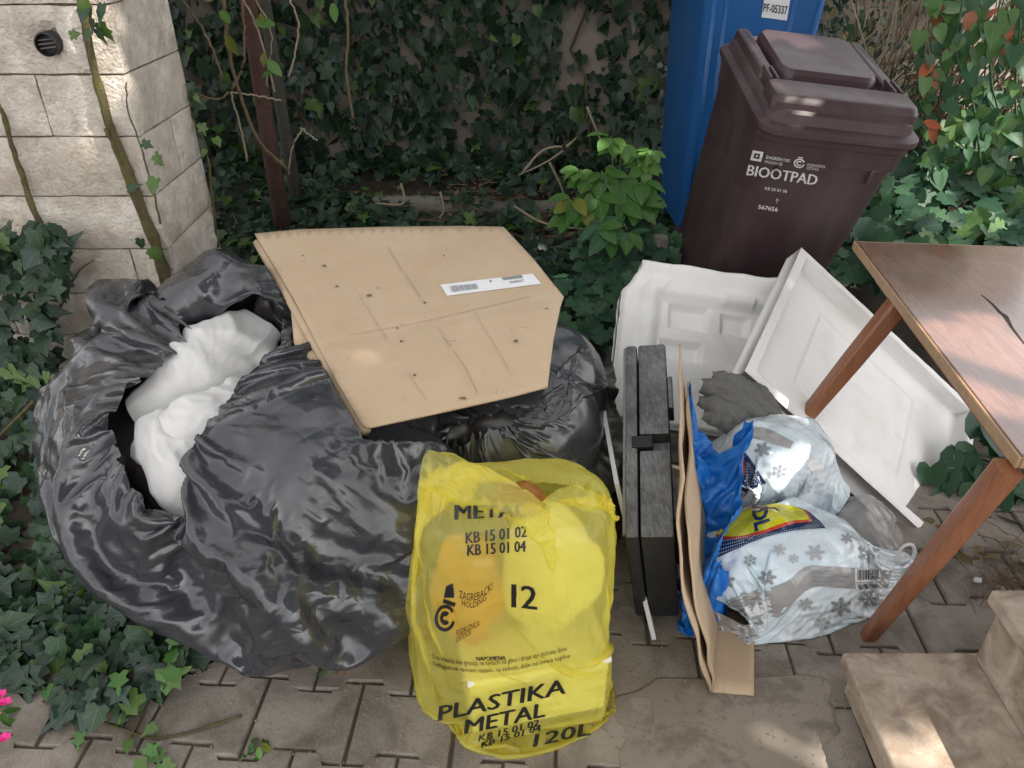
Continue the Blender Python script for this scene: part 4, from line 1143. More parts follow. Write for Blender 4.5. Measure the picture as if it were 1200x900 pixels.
t.set(Base_Color=(.42, .41, .40), Roughness=.2); tr = t.new('ShaderNodeBsdfTransparent'); tr.inputs[0].default_value = (.85, .84, .83, 1)
mx = t.new('ShaderNodeMixShader'); mx.inputs[0].default_value = .45; t.L(t.b.outputs[0], mx.inputs[1]); t.L(tr.outputs[0], mx.inputs[2]); t.L(mx.outputs[0], t.out.inputs[0]); t.bump(crease(t, 14, 5), .8, .010); M_CLEAR = t.m
M_HANDLE = flat('milky_white_plastic', (.66, .66, .66), .35, .06)

def sack(axis, rads, solids, nu=48, nv=40, su=1.12, sv=1.06, seed=1, lv=((60, 0), (45, 0), (25, 0)), bend=.06, up=(0, 0, 1), grav=-.0001, jit=.008, floor=.003, pin_ends=(True, True)):
    """a closed film sleeve along an axis: rads = (half width across, half height) at each axis point"""
    cpts = spline(axis, nv); ra = np.interp(np.linspace(0, 1, nv), np.linspace(0, 1, len(rads)), [r[0] for r in rads]); rb = np.interp(np.linspace(0, 1, nv), np.linspace(0, 1, len(rads)), [r[1] for r in rads])
    tg = np.gradient(cpts, axis=0); tg /= np.linalg.norm(tg, axis=1, keepdims=True); U = np.array(up, float)
    P = np.zeros((nv, nu, 3)); th = 2 * PI * np.arange(nu) / nu
    for j in range(nv):
        s_ = np.cross(tg[j], U); s_ /= np.linalg.norm(s_); v_ = np.cross(s_, tg[j])
        P[j] = cpts[j] + np.outer(np.cos(th) * ra[j], s_) + np.outer(np.sin(th) * rb[j], v_)
    P[:, :, 2] = np.maximum(P[:, :, 2], floor)
    circ = PI * (3 * (ra + rb) - np.sqrt((3 * ra + rb) * (ra + 3 * rb)))
    Lu = np.repeat((circ / nu * su)[:, None], nu, 1); mxu = Lu.max(); Lu = np.maximum(Lu, mxu * .55)
    Lv = np.zeros((nv, nu)); Lv[:-1] = (np.linalg.norm(np.diff(cpts, axis=0), axis=1) * sv)[:, None]; Lv[-1] = Lv[-2]
    e0, e1 = P[0].copy(), P[-1].copy()
    def pins(n_u, n_v):
        i = np.arange(n_u); k = (i / n_u * nu); f = lambda E: np.stack([np.interp(k, np.arange(nu + 1), np.r_[E[:, c], E[0, c]]) for c in range(3)], 1)
        return np.r_[i, (n_v - 1) * n_u + i], np.vstack([f(e0), f(e1)]), np.full((2 * n_u, 1), .8)
    return cloth(P, Lu, Lv, True, solids, pins, levels=lv, bend=bend, grav=grav, seed=seed, jit=jit, fric=.85, damp=.85, floor=floor, fine=1.015)
def lumpy(c, r, n, k, seed, rot=0.):
    g = random.Random(seed); out = [Solid(c, r, 2.4, rot)]
    for _ in range(n):
        d = Vector((g.gauss(0, 1), g.gauss(0, 1), g.gauss(0, 1))).normalized()
        p = Vector((d.x * r[0], d.y * r[1], d.z * r[2])) * .82; p.rotate(Euler((0, 0, rot))); p.z = max(p.z, k + .008 - c[2]) if c[2] < .2 else p.z
        out.append(Solid(Vector(c) + p, (k, k, k), 2))
    return out
# lower bag
c1_ = Vector((.615, 1.285, .118)); il = lumpy(c1_, (.195, .125, .112), 16, .045, 4, .12)
e0 = at_y(822, 700, 1.19); e1 = at_y(1062, 657, 1.33)
P_ = sack([e0, c1_ + Vector((-.12, -.01, 0)), c1_ + Vector((.03, 0, .0)), c1_ + Vector((.15, .015, .0)), e1], [(.115, .028), (.135, .115), (.135, .120), (.115, .10), (.022, .016)], il, seed=31, su=1.05)
P_ = facets(P_, True, .004, 9, 31)
ice1 = thing('ice_bag', 'large pale blue snowflake bag with yellow logo and white tie, lying lowest', 'plastic bag', (c1_.x, c1_.y, .003)); ice1['world_parts'] = 1
ice1_film = film('bag_film', P_, True, M_SNOW, ice1, subsurf=0)
B = bmesh.new(); hl = spline([at_y(1056, 664, 1.322), at_y(1051, 655, 1.318), at_y(1058, 641, 1.315), at_y(1068, 638, 1.315), at_y(1072, 647, 1.318), at_y(1066, 660, 1.322), at_y(1060, 668, 1.328)], 26)
tube(B, [tuple(p) for p in hl], .0042, 7); fin('tie_loop', B, M_HANDLE, ice1, smooth=True)
# upper bag
c2_ = Vector((.66, 1.53, .235)); iu = lumpy(c2_, (.135, .105, .088), 12, .036, 9, .05)
P_ = sack([at_y(845, 556, 1.50), c2_ + Vector((-.09, 0, 0)), c2_ + Vector((.05, 0, 0)), at_y(984, 584, 1.48)], [(.11, .03), (.115, .090), (.115, .092), (.05, .03)], iu, nu=44, nv=32, seed=33, su=1.05)
P_ = facets(P_, True, .004, 10, 33)
ice2 = thing('ice_bag', 'small pale blue snowflake bag with silver end, resting on the larger one', 'plastic bag', (c2_.x, c2_.y, .17)); ice2['world_parts'] = 1
ice2_film = film('bag_film', P_, True, M_SNOW, ice2, subsurf=0)
v1, v2 = bvh_of(ice1_film), bvh_of(ice2_film)
def pq(bv, root, pts, mat, off=.0012, name='print', seg=None):
    A = np.array(pts, float); lo_, hi_ = A.min(0), A.max(0); U = [((x - lo_[0]) / (hi_[0] - lo_[0]), (y - lo_[1]) / (hi_[1] - lo_[1])) for x, y in pts]
    lay(name, [poly2d(U)], [(lo_[0], lo_[1]), (hi_[0], lo_[1]), (hi_[0], hi_[1]), (lo_[0], hi_[1])], bv, mat, root, off, seg or 7 / max(hi_ - lo_))
def curve_px(pts, n): return [(float(x), float(y)) for x, y, _ in spline([(a, b, 0) for a, b in pts], n)]
# logo: navy field, red edge, yellow disc, letters
top_ = [(866, 600), (900, 592), (945, 596)]
pq(v1, ice1, curve_px([(836, 636), (850, 618), (868, 601), (900, 592), (940, 596), (962, 612)], 20) + [(968, 620)] + curve_px([(966, 619), (930, 622), (890, 632), (838, 655)], 16), M_NAVY, .0010)
pq(v1, ice1, curve_px([(839, 628), (852, 614), (872, 599), (905, 592), (940, 597), (952, 611)], 20) + curve_px([(950, 612), (925, 615), (895, 625), (870, 632), (842, 633)], 16), M_REDPRINT, .0018)
pq(v1, ice1, curve_px([(841, 625), (854, 612), (874, 598), (905, 591), (938, 597), (948, 609)], 20) + curve_px([(946, 610), (922, 612), (893, 622), (868, 629), (844, 629)], 16), M_YPRINT, .0026)
sh_, _ = text2d('IDL', .045); lay('print', sh_, [(881, 594), (885, 624), (903, 617), (899, 590)], v1, M_NAVY, ice1, .0034, .08)
pq(v1, ice1, [(877, 594), (888, 597), (896, 594), (886, 590)], M_REDPRINT, .0034)
def dots(bv, root, quad, n, m, mat, off):
    lay('print_dots', [rect2d((i + .25) / n, (j + .25) / m, (i + .75) / n, (j + .75) / m) for i in range(n) for j in range(m)], quad, bv, mat, root, off, .2)
dots(v1, ice1, [(842, 652), (900, 630), (897, 625), (842, 634)], 22, 4, M_LBLUE, .0030); dots(v1, ice1, [(900, 630), (960, 619), (958, 615), (897, 625)], 22, 3, M_LBLUE, .0030)
# silver address band and barcodes
band = curve_px([(826, 720), (860, 700), (905, 688), (925, 680), (945, 664), (975, 664), (1045, 668)], 26); bl_ = curve_px([(1040, 690), (1000, 690), (955, 688), (935, 700), (915, 722), (880, 735), (834, 744)], 26)
pq(v1, ice1, band + bl_, M_SILVER, .0010, seg=.06)
def bars(bv, root, quad, seed, n=18, back=True):
    if back: lay('barcode_patch', [rect2d(0, 0, 1, 1)], quad, bv, M_WPRINT, root, .0020, .12)
    lay('barcode', barcode2d(n, seed, .08, .18, .92, .92), quad, bv, M_BLACKPRINT, root, .0028, .15)
bars(v1, ice1, [(1001, 682), (1031, 681), (1031, 666), (1001, 666)], 3); bars(v1, ice1, [(1004, 693), (1034, 688), (1028, 683), (1001, 683)], 5)
bars(v1, ice1, [(829, 730), (845, 726), (843, 716), (826, 720)], 7, 12); bars(v1, ice1, [(831, 742), (848, 739), (847, 733), (830, 735)], 8, 12)
lay('print', [rect2d(0, .18 * k, .55 + .4 * ((k * 7) % 5) / 5, .18 * k + .09) for k in range(6)], [(850, 728), (905, 712), (900, 692), (846, 708)], v1, M_GREYPRINT, ice1, .0022, .12)['kind'] = 'stuff'
lay('print', [rect2d(0, .18 * k, .55 + .4 * ((k * 3) % 5) / 5, .18 * k + .08) for k in range(6)], [(950, 686), (1000, 684), (1000, 669), (950, 669)], v1, M_GREYPRINT, ice1, .0022, .12)['kind'] = 'stuff'
for q in (((876, 724), (892, 719), (888, 706), (872, 711)), ((896, 716), (904, 714), (902, 702), (893, 704))): lay('print', [rect2d(0, 0, 1, 1)], q, v1, M_WPRINT, ice1, .0024, .2)
def flake(bv, root, cx, cy, r, mat, kind=0, rot=0., sq=.85):
    sh = []
    for k in range(6):
        a = rot + k * PI / 3; d = Vector((math.cos(a), math.sin(a))); n = Vector((-d.y, d.x))
        P = lambda u, v: (.5 + .5 * (d.x * u + n.x * v), .5 + .5 * (d.y * u + n.y * v))
        sh.append(line2d(P(0, 0), P(1, 0), .055))
        for u, l in (((.45, .3), (.72, .22)) if kind == 0 else ((.3, .25), (.5, .22), (.7, .2), (.85, .12))):
            for sg in (-1, 1): sh.append(line2d(P(u, 0), P(u + l * .6, sg * l), .05))
        if kind == 2: sh.append(ring2d(P(.55, 0)[0], P(.55, 0)[1], .07, .11, n=10))
    lay('snowflake_print', sh, [(cx - r, cy + r * sq), (cx + r, cy + r * sq), (cx + r, cy - r * sq), (cx - r, cy - r * sq)], bv, mat, root, .0016, .2)
for (x, y, r, k, a, m) in ((850, 680, 14, 1, .2, M_GREYPRINT), (879, 657, 10, 0, .4, M_GREYPRINT), (899, 677, 13, 2, .1, M_GREYPRINT), (985, 711, 16, 1, .5, M_GREYPRINT), (1018, 648, 17, 0, .52, M_GREYPRINT), (944, 708, 11, 2, .3, M_PALEGREYPRINT), (963, 731, 11, 0, .2, M_PALEGREYPRINT), (1018, 701, 16, 0, .1, M_GREYPRINT), (913, 645, 10, 1, .3, M_PALEGREYPRINT), (955, 648, 14, 1, .1, M_PALEGREYPRINT), (992, 631, 9, 1, .4, M_GREYPRINT), (876, 747, 17, 1, .1, M_PALEGREYPRINT), (828, 700, 15, 0, .5, M_PALEGREYPRINT), (930, 655, 8, 0, .4, M_PALEGREYPRINT)):
    flake(v1, ice1, x, y, r * .85, m, k, a)
pq(v2, ice2, curve_px([(860, 518), (875, 532), (886, 548), (898, 566)], 10) + curve_px([(896, 567), (880, 574), (866, 583), (856, 580)], 10) + [(853, 550)], M_NAVY, .0010)
pq(v2, ice2, curve_px([(860, 519), (870, 530), (873, 545), (870, 565), (860, 577)], 12) + [(852, 576), (852, 535)], M_REDPRINT, .0018)
pq(v2, ice2, curve_px([(858, 522), (867, 532), (869, 546), (867, 562), (859, 573)], 12) + [(852, 572), (852, 536)], M_YPRINT, .0026)
pq(v2, ice2, curve_px([(874, 500), (900, 503), (930, 518)], 9) + curve_px([(926, 526), (900, 518), (872, 510)], 9), M_SILVER, .0012)
pq(v2, ice2, curve_px([(946, 535), (962, 540), (968, 560)], 9) + curve_px([(958, 562), (950, 552), (944, 543)], 9), M_WPRINT, .0012)
for (x, y, r, k, a, m) in ((894, 527, 10, 1, .2, M_GREYPRINT), (914, 552, 10, 0, .4, M_GREYPRINT), (914, 583, 9, 2, .1, M_PALEGREYPRINT), (943, 572, 9, 0, .3, M_PALEGREYPRINT)): flake(v2, ice2, x, y, r, m, k, a)
dots(v2, ice2, [(872, 572), (893, 566), (880, 545), (875, 540)], 9, 9, M_LBLUE, .0018)

# blue carrier bag: its side wall rises between cardboard and ice bags and flops over
bl = [at_y(801, 441, 1.56), at_y(801, 480, 1.50), at_y(803, 530, 1.42), at_y(806, 590, 1.33), at_y(810, 640, 1.26), at_y(818, 700, 1.17)]
bm_ = [at_y(824, 446, 1.50), at_y(838, 472, 1.42), at_y(838, 520, 1.35), at_y(830, 580, 1.27), at_y(823, 640, 1.18), at_y(835, 700, 1.17)]
br_ = [at_y(874, 488, 1.40), at_y(884, 498, 1.36), at_y(876, 532, 1.33), at_y(866, 588, 1.26), at_y(846, 634, 1.165), at_y(858, 700, 1.22)]
bl = [v + Vector((.016, 0, 0)) for v in bl]
n, m = 28, 22; ca, cm_, cc_ = spline(bl, n), spline(bm_, n), spline(br_, n); P_ = np.zeros((n, m, 3))
for i in range(m):
    q = i / (m - 1)
    P_[:, i] = ca * (1 - q) * (1 - 2 * q) + cm_ * 4 * q * (1 - q) + cc_ * q * (2 * q - 1)
P_ += rng.normal(0, .006, P_.shape)
Lu = np.zeros((n, m)); Lu[:, :-1] = np.linalg.norm(np.diff(P_, axis=1), axis=2); Lu[:, -1] = Lu[:, -2]; Lv = np.zeros((n, m)); Lv[:-1] = np.linalg.norm(np.diff(P_, axis=0), axis=2); Lv[-1] = Lv[-2]
Pt0 = P_.copy()
def bpins(nu, nv):
    A = upsample_to(Pt0, nv, nu); i = np.r_[np.arange(nv) * nu, np.arange(0, nv, 4) * nu + nu - 1]; return i, A.reshape(-1, 3)[i], np.full((len(i), 1), .7)
def upsample_to(A, nv, nu):
    while A.shape[0] < nv: A = upsample(A, False)
    return A
P_ = cloth(P_, Lu * 1.10, Lv * 1.04, False, [], bpins, levels=((40, 0), (30, 0), (20, 0)), bend=.06, grav=-.0004, seed=41, jit=.006, fric=.7, damp=.85)
P_ = facets(P_, False, .004, 7, 41)
film('blue_bag', P_, False, M_BLUEFILM, None, origin=tuple(at_y(828, 690, 1.18)), subsurf=0)
tag(bpy.data.objects['blue_bag'], 'shiny blue plastic carrier bag bulging out between the cardboard and the ice bags', 'plastic bag')
# dark grey cloth
gc = at_y(880, 478, 1.60)
lobes('grey_cloth', 'crumpled dark grey knitted cloth with a green patch, on top of the blue bag', 'cloth',
    [([at_y(820 + dx, 446 + dy, 1.64 - dd), at_y(846 + dx, 454 + dy, 1.63 - dd), at_y(874 + dx * .8, 472 + dy, 1.61 - dd), at_y(902 + dx * .5, 494 + dy * .7, 1.59 - dd), at_y(930 + dx * .2, 514 + dy * .3, 1.56 - dd)], w_, h_)
     for dx, dy, dd, w_, h_ in ((14, -6, -.02, [.012, .030, .026, .022, .014], [.02, .034, .03, .026, .016]), (2, 4, .0, [.014, .034, .030, .026, .018], [.02, .04, .036, .03, .02]), (-2, 22, .03, [.012, .030, .034, .024, .012], [.016, .034, .036, .026, .014]), (34, 2, -.03, [.010, .022, .026, .020, .012], [.012, .028, .028, .022, .014]), (4, 38, .05, [.010, .028, .028, .018, .01], [.012, .03, .03, .018, .01]))], M_KNIT, tuple(gc), amp=((.012, 9), (.005, 20)), seed=6, n=26)
# smoky clear bag behind
n = 18; cl0, cl1, cl2 = spline([at_y(985, 585, 1.46), at_y(1020, 580, 1.47), at_y(1046, 602, 1.46), at_y(1062, 640, 1.42)], n), spline([at_y(980, 610, 1.42), at_y(1012, 604, 1.40), at_y(1034, 625, 1.38), at_y(1050, 655, 1.36)], n), spline([at_y(980, 640, 1.40), at_y(1005, 650, 1.38), at_y(1030, 660, 1.36), at_y(1046, 680, 1.35)], n)
P_ = np.zeros((n, n, 3))
for i in range(n):
    q = i / (n - 1); P_[:, i] = cl0 * (1 - q) * (1 - 2 * q) + cl1 * 4 * q * (1 - q) + cl2 * q * (2 * q - 1)
P_ += np.array([[[.006 * noise.noise((i * .5, j * .5, k * 9)) for k in range(3)] for i in range(n)] for j in range(n)]) * 1.6
o = film('clear_bag', P_, False, M_CLEAR, None, origin=tuple(at_y(1040, 640, 1.40))); tag(o, 'smoky clear plastic bag crumpled behind the white tie of the lower ice bag', 'plastic bag')
# ================================================================== leaves
def leafmat(name, c1, c2, vein, rough=.42, kind='ivy'):
    t = NT(name); uv = t.new('ShaderNodeUVMap'); uv.uv_map = 'leaf'
    sx = t.new('ShaderNodeSeparateXYZ'); t.L(uv.outputs[0], sx.inputs[0])
    x = t.math('ABSOLUTE', sx.outputs[0]); y = sx.outputs[1]
    mid = t.math('LESS_THAN', x, .016)
    if kind == 'ivy':      # veins fan out from the stalk
        a = t.math('ARCTAN2', x, t.math('ADD', y, .0)); fan = None
        for ang in (.62, 1.35):
            f = t.math('LESS_THAN', t.math('ABSOLUTE', t.math('SUBTRACT', a, ang)), .045); fan = f if fan is None else t.math('MAXIMUM', fan, f)
    else:                  # feathered veins
        fan = t.math('LESS_THAN', t.math('FRACT', t.math('MULTIPLY', t.math('SUBTRACT', y, t.math('MULTIPLY', x, .8)), 6.0)), .13)
    v = t.math('MAXIMUM', mid, t.math('MULTIPLY', fan, .7))
    n = t.noise(9, 4, vec=t.new('ShaderNodeNewGeometry').outputs['Position'])
    base = t.mix(n, c1, c2); base = t.mix(t.math('MULTIPLY', v, .45), base, vein)
    t.set(Base_Color=base, Roughness=rough); t.b.inputs['Specular IOR Level'].default_value = .45
    tl = t.new('ShaderNodeBsdfTranslucent'); t.L(base, tl.inputs[0]); mx = t.new('ShaderNodeMixShader'); mx.inputs[0].default_value = .22
    t.L(t.b.outputs[0], mx.inputs[1]); t.L(tl.outputs[0], mx.inputs[2]); t.L(mx.outputs[0], t.out.inputs[0])
    return t.m
L_IVY = [leafmat('ivy_leaf_dark', (.012, .034, .018), (.022, .052, .026), (.10, .14, .09)), leafmat('ivy_leaf_mid', (.020, .054, .022), (.035, .078, .032), (.12, .17, .09)), leafmat('ivy_leaf_bluish', (.022, .046, .034), (.036, .068, .046), (.12, .16, .12)), leafmat('ivy_leaf_young', (.060, .125, .022), (.095, .17, .035), (.18, .24, .08))]
L_HERB = [leafmat('herb_leaf', (.022, .082, .032), (.040, .115, .050), (.10, .18, .08), .5, 'f'), leafmat('herb_leaf_deep', (.016, .060, .032), (.030, .088, .046), (.08, .15, .08), .5, 'f'), leafmat('herb_leaf_light', (.062, .150, .035), (.095, .19, .05), (.16, .26, .10), .5, 'f')]
L_SAP = [leafmat('sapling_leaf', (.035, .115, .018), (.065, .165, .03), (.14, .24, .07), .45, 'f'), leafmat('sapling_leaf_bright', (.075, .19, .03), (.11, .23, .045), (.18, .3, .1), .45, 'f'), leafmat('sapling_leaf_yellowed', (.13, .16, .02), (.18, .19, .03), (.2, .25, .08), .45, 'f')]
L_DRY = [M_DRY, flat('tan_dead_leaf', (.27, .18, .09), .8, .4, 40), flat('olive_dead_leaf', (.14, .12, .045), .8, .4, 40)]
L_RED = [M_RED, flat('rust_leaf', (.26, .09, .035), .6, .4, 40)]
def outline(kind):
    if kind == 'ivy': r = [(.0, .0), (.17, -.15), (.44, -.02), (.30, .24), (.50, .46), (.24, .54), (.0, 1.0)]
    elif kind == 'ivyb': r = [(.0, .0), (.20, -.13), (.42, .0), (.36, .24), (.44, .38), (.28, .55), (.0, .92)]
    elif kind == 'ivyc': r = [(.0, .0), (.15, -.12), (.36, .02), (.30, .20), (.36, .34), (.17, .60), (.0, 1.1)]
    elif kind == 'heart': r = [(.0, .0), (.20, -.14), (.40, .0), (.42, .25), (.27, .62), (.0, 1.0)]
    elif kind == 'ovate': r = [(.0, .0), (.14, .10), (.25, .35), (.24, .58), (.13, .82), (.0, 1.0)]
    elif kind == 'lobed': r = [(.0, .0), (.20, -.06), (.30, .10), (.24, .20), (.44, .28), (.46, .46), (.30, .50), (.40, .70), (.24, .78), (.16, .92), (.0, 1.0)]
    elif kind == 'round': r = [(.0, .08), (.18, -.10), (.42, .02), (.54, .30), (.50, .58), (.34, .80), (.16, .90), (.0, .96)]
    return np.array(r)
def leaf_geo(kind, fold=.22, curl=.18):
    r = outline(kind); k = len(r); mid = np.array([[0, y] for y in np.linspace(0, 1, 4)[1:3]])
    right = r; left = r[1:-1] * [-1, 1]
    V = np.vstack([right, left, mid]); z = np.abs(V[:, 0]) * fold - curl * V[:, 1] ** 2 * .8; V3 = np.c_[V, z]
    R_ = list(range(k)); Lf = [0] + list(range(k, 2 * k - 2)) + [k - 1]; m0, m1 = len(V) - 2, len(V) - 1; F = []
    for S_, fl in ((R_, False), (Lf, True)):
        for a, b in zip(S_, S_[1:]):
            c = m0 if (V[a, 1] + V[b, 1]) / 2 < .5 else m1
            F.append([a, b, c] if not fl else [b, a, c])
        j = next(i for i, (a, b) in enumerate(zip(S_, S_[1:])) if (V[a, 1] + V[b, 1]) / 2 >= .5); q = S_[j]
        F.append([m0, q, m1] if not fl else [q, m0, m1])
    return V3, np.array(F), V
_geo = {}
def geo(kind, var):
    if (kind, var) not in _geo: _geo[(kind, var)] = leaf_geo(('ivy', 'ivyb', 'ivyc')[var] if kind == 'ivy' else kind, *((.20, .15), (.38, .35), (.06, .05))[var])
    return _geo[(kind, var)]
def frames(nrm, tip):
    n = nrm / (np.linalg.norm(nrm, axis=1, keepdims=True) + 1e-9); t_ = tip - n * (tip * n).sum(1, keepdims=True); t_ /= np.linalg.norm(t_, axis=1, keepdims=True) + 1e-9
    return np.stack([np.cross(t_, n), t_, n], 2)          # columns x, y, z
def leaf_mass(name, kind, pos, nrm, tip, size, mats, parent=None, w=None, stuff=True, seed=0, origin=None):
    g = np.random.default_rng(seed); N = len(pos); Fr = frames(nrm, tip); var = g.integers(0, 3, N); Vs = []; Fs = []; UV = []; MI = []; off = 0
    mi = g.choice(len(mats), N, p=w)
    for v in range(3):
        idx = np.where(var == v)[0]
        if not len(idx): continue
        V, F, U = geo(kind, v); P = np.einsum('nij,kj->nki', Fr[idx], V) * size[idx, None, None] + pos[idx, None, :]
        n, k = len(idx), len(V); Vs.append(P.reshape(-1, 3)); FF = (F[None] + (np.arange(n) * k)[:, None, None] + off).reshape(-1, 3); Fs.append(FF); UV.append(np.tile(U[F].reshape(-1, 2), (n, 1))); MI.append(np.repeat(mi[idx], len(F))); off += n * k
    V = np.vstack(Vs); F = np.vstack(Fs); me = bpy.data.meshes.new(name)
    o0 = np.zeros(3)
    if origin is not None: o0 = np.array(origin)
    elif parent is not None and parent.get('world_parts'): o0 = np.array(parent.location)
    me.vertices.add(len(V)); me.vertices.foreach_set('co', (V - o0).astype(np.float32).ravel()); me.loops.add(F.size); me.loops.foreach_set('vertex_index', F.astype(np.int32).ravel())
    me.polygons.add(len(F)); me.polygons.foreach_set('loop_start', np.arange(0, F.size, 3, dtype=np.int32)); me.polygons.foreach_set('loop_total', np.full(len(F), 3, dtype=np.int32))
    for m in mats: me.materials.append(m)
    me.polygons.foreach_set('material_index', np.concatenate(MI).astype(np.int32)); uv = me.uv_layers.new(name='leaf'); uv.data.foreach_set('uv', np.vstack(UV).astype(np.float32).ravel())
    me.update(calc_edges=True); me.validate(); o = link(name, me, parent, True)
    if origin is not None: o.location = origin
    if stuff: o['kind'] = 'stuff'
    return o
_lm = {}
def leaf_mesh(kind, var, mat):
    key = (kind, var, mat.name)
    if key not in _lm:
        V, F, U = geo(kind, var); me = bpy.data.meshes.new('leaf'); me.from_pydata(V.tolist(), [], F.tolist()); me.materials.append(mat)
        uv = me.uv_layers.new(name='leaf'); uv.data.foreach_set('uv', U[F].reshape(-1).astype(np.float32)); me.polygons.foreach_set('use_smooth', [True] * len(F)); me.update(); _lm[key] = me
    return _lm[key]
def leaf_parts(kind, pos, nrm, tip, size, mats, parent, w=None, seed=0, name='leaf'):
    g = np.random.default_rng(seed); Fr = frames(nrm, tip); mi = g.choice(len(mats), len(pos), p=w); o0 = np.array(parent.location)
    for k in range(len(pos)):
        o = link(name, leaf_mesh(kind, int(g.integers(0, 3)), mats[mi[k]]), parent)
        M = Matrix(Fr[k].tolist()).to_4x4() @ Matrix.Diagonal((size[k], size[k], size[k], 1)); M.translation = Vector(pos[k] - o0); o.matrix_local = M
def inframe(pos, m=10):
    z = pos[:, 1] * CP - (pos[:, 2] - CH) * SP; v = pos[:, 1] * SP + (pos[:, 2] - CH) * CP
    x, y = 600 + FPX * pos[:, 0] / np.maximum(z, .01), 450 - FPX * v / np.maximum(z, .01)
    return (z > .1) & (x > -m) & (x < 1200 + m) & (y > -m) & (y < 900 + m), z
def foliage(root, kind, pos, nrm, tip, size, mats, w=None, seed=0, limit=290):
    """the nearest leaves in view as parts, the rest as one part of kind stuff"""
    ok, z = inframe(pos); sc = np.where(ok, size / np.maximum(z, .1), 0); idx = np.argsort(-sc); near = idx[:limit]; near = near[sc[near] > 0]; rest = np.setdiff1d(np.arange(len(pos)), near)
    leaf_parts(kind, pos[near], nrm[near], tip[near], size[near], mats, root, w, seed)
    if len(rest): leaf_mass('leaf_mass', kind, pos[rest], nrm[rest], tip[rest], size[rest], mats, root, w, True, seed + 1)
G = np.random.default_rng(77)
def jitter(n, s): return G.normal(0, s, (n, 3))
def plant(name, label, cat, loc, group=None):
    t_ = thing(name, label, cat, tuple(loc), group=group); t_['world_parts'] = 1; return t_
def nz(x, y, z): return noise.noise((x, y, z))

# ------------------------------------------------------------------ ivy on the garden wall
def clumps(n, xr, zr, keep, seed):
    out = []
    g = np.random.default_rng(seed)
    while len(out) < n:
        x, z = g.uniform(*xr), g.uniform(*zr)
        if keep(x, z) > g.random(): out.append((x, z))
    return np.array(out)
bare = [at_y(686, 38, 4.3), at_y(672, 85, 4.3), at_y(665, 15, 4.3)]
def keepw(x, z):
    k = 1.1 + .9 * nz(x * 2.2, z * 2.2, 3)
    for b, r in zip(bare, (.14, .06, .10)): k *= min(1, max(.04, math.hypot(x - b.x, z - b.z) / r - .55))
    if x > 1.25: k *= .25
    return k
iv = plant('wall_ivy', 'dense dark green ivy climbing over the back garden wall', 'ivy', (-.3, 4.25, 0))
q = clumps(4800, (-2.1, 2.4), (.02, 1.9), keepw, 1); n = len(q)
dep = np.array([.06 + .30 * max(0, nz(x * 1.6, z * 1.9, 9) + .35) * (1.0 if x < .9 else .5) for x, z in q])
pos = np.c_[q[:, 0], 4.36 - G.random(n) * dep - .01, q[:, 1]]
nrm = np.array((0, -1, .35)) + jitter(n, .42); tip = np.array((0, -.25, -1)) + jitter(n, .45); size = G.uniform(.045, .115, n) * np.where(G.random(n) < .35, .6, 1)
foliage(iv, 'ivy', pos, nrm, tip, size, L_IVY, [.42, .30, .23, .05], 2)
for k in range(9):
    x = -1.5 + k * .38 + random.uniform(-.1, .1); pts = [(x, 4.34, 0)]
    while pts[-1][2] < 1.75: pts.append((pts[-1][0] + random.uniform(-.09, .09), 4.34 - random.uniform(0, .05), pts[-1][2] + random.uniform(.12, .22)))
    B = bmesh.new(); tube(B, pts, [.010 - .006 * i / len(pts) for i in range(len(pts))], 6); fin('stem', B, M_VINE, iv, smooth=True)

# ------------------------------------------------------------------ ivy carpet on the soil (nobody could count it)
def keepg(x, y):
    k = .62 + .8 * nz(x * 1.9, y * 1.9, 6)
    k *= 1 - .92 * math.exp(-(((x + .15) / .55) ** 2 + ((y - 3.70) / .42) ** 2))      # open litter round the log
    if x > .35: k *= .35
    if y < 2.45: k *= .5
    return k
q = clumps(4200, (-1.5, 1.2), (2.1, 4.35), keepg, 2); n = len(q)
hz = np.array([soil_h(x, y) + .015 + abs(nz(x * 3, y * 3, 2)) * .13 for x, y in q])
pos = np.c_[q, hz + G.random(n) * .03]; nrm = np.array((0, -.35, 1)) + jitter(n, .38); tip = np.array((0, -.7, -.1)) + jitter(n, .75); size = G.uniform(.045, .085, n)
leaf_mass('ivy_carpet', 'ivy', pos, nrm, tip, size, L_IVY, None, [.32, .33, .28, .07], True, 3, origin=(-.2, 3.2, 0))

# ------------------------------------------------------------------ ivy heap left of the big bag, with runners up the pillar
il_ = plant('ivy_plant', 'leafy ivy heap spreading from the pillar foot, left of the big black bag', 'ivy', (-1.35, 1.75, 0))
def left_pts(n):
    out = []
    g = np.random.default_rng(4)
    while len(out) < n:
        px, py = g.uniform(-60, 150), g.uniform(262, 760)
        # outline of the heap in the photograph, built at the depth where it grows
        lim = np.interp(py, [262, 300, 345, 400, 450, 520, 600, 680, 760], [70, 95, 70, 62, 55, 60, 90, 150, 150])
        if px > lim: continue
        base = np.interp(py, [262, 400, 480, 600, 680, 760], [2.10, 2.02, 1.90, 1.62, 1.42, 1.26])
        if .55 + .9 * nz(px * .018, py * .018, 5) < g.random(): continue
        p = at_y(px, py, base + g.uniform(-.06, .04))
        if p.z < .0: p = at_h(px, py, g.uniform(.01, .05))
        out.append(p)
    return np.array([tuple(p) for p in out])
pos = left_pts(840); n = len(pos); nrm = np.array((.25, -.8, .7)) + jitter(n, .42); tip = np.array((.1, -.3, -.8)) + jitter(n, .6); size = G.uniform(.04, .085, n)
foliage(il_, 'ivy', pos, nrm, tip, size, L_IVY, [.36, .36, .18, .10], 5)
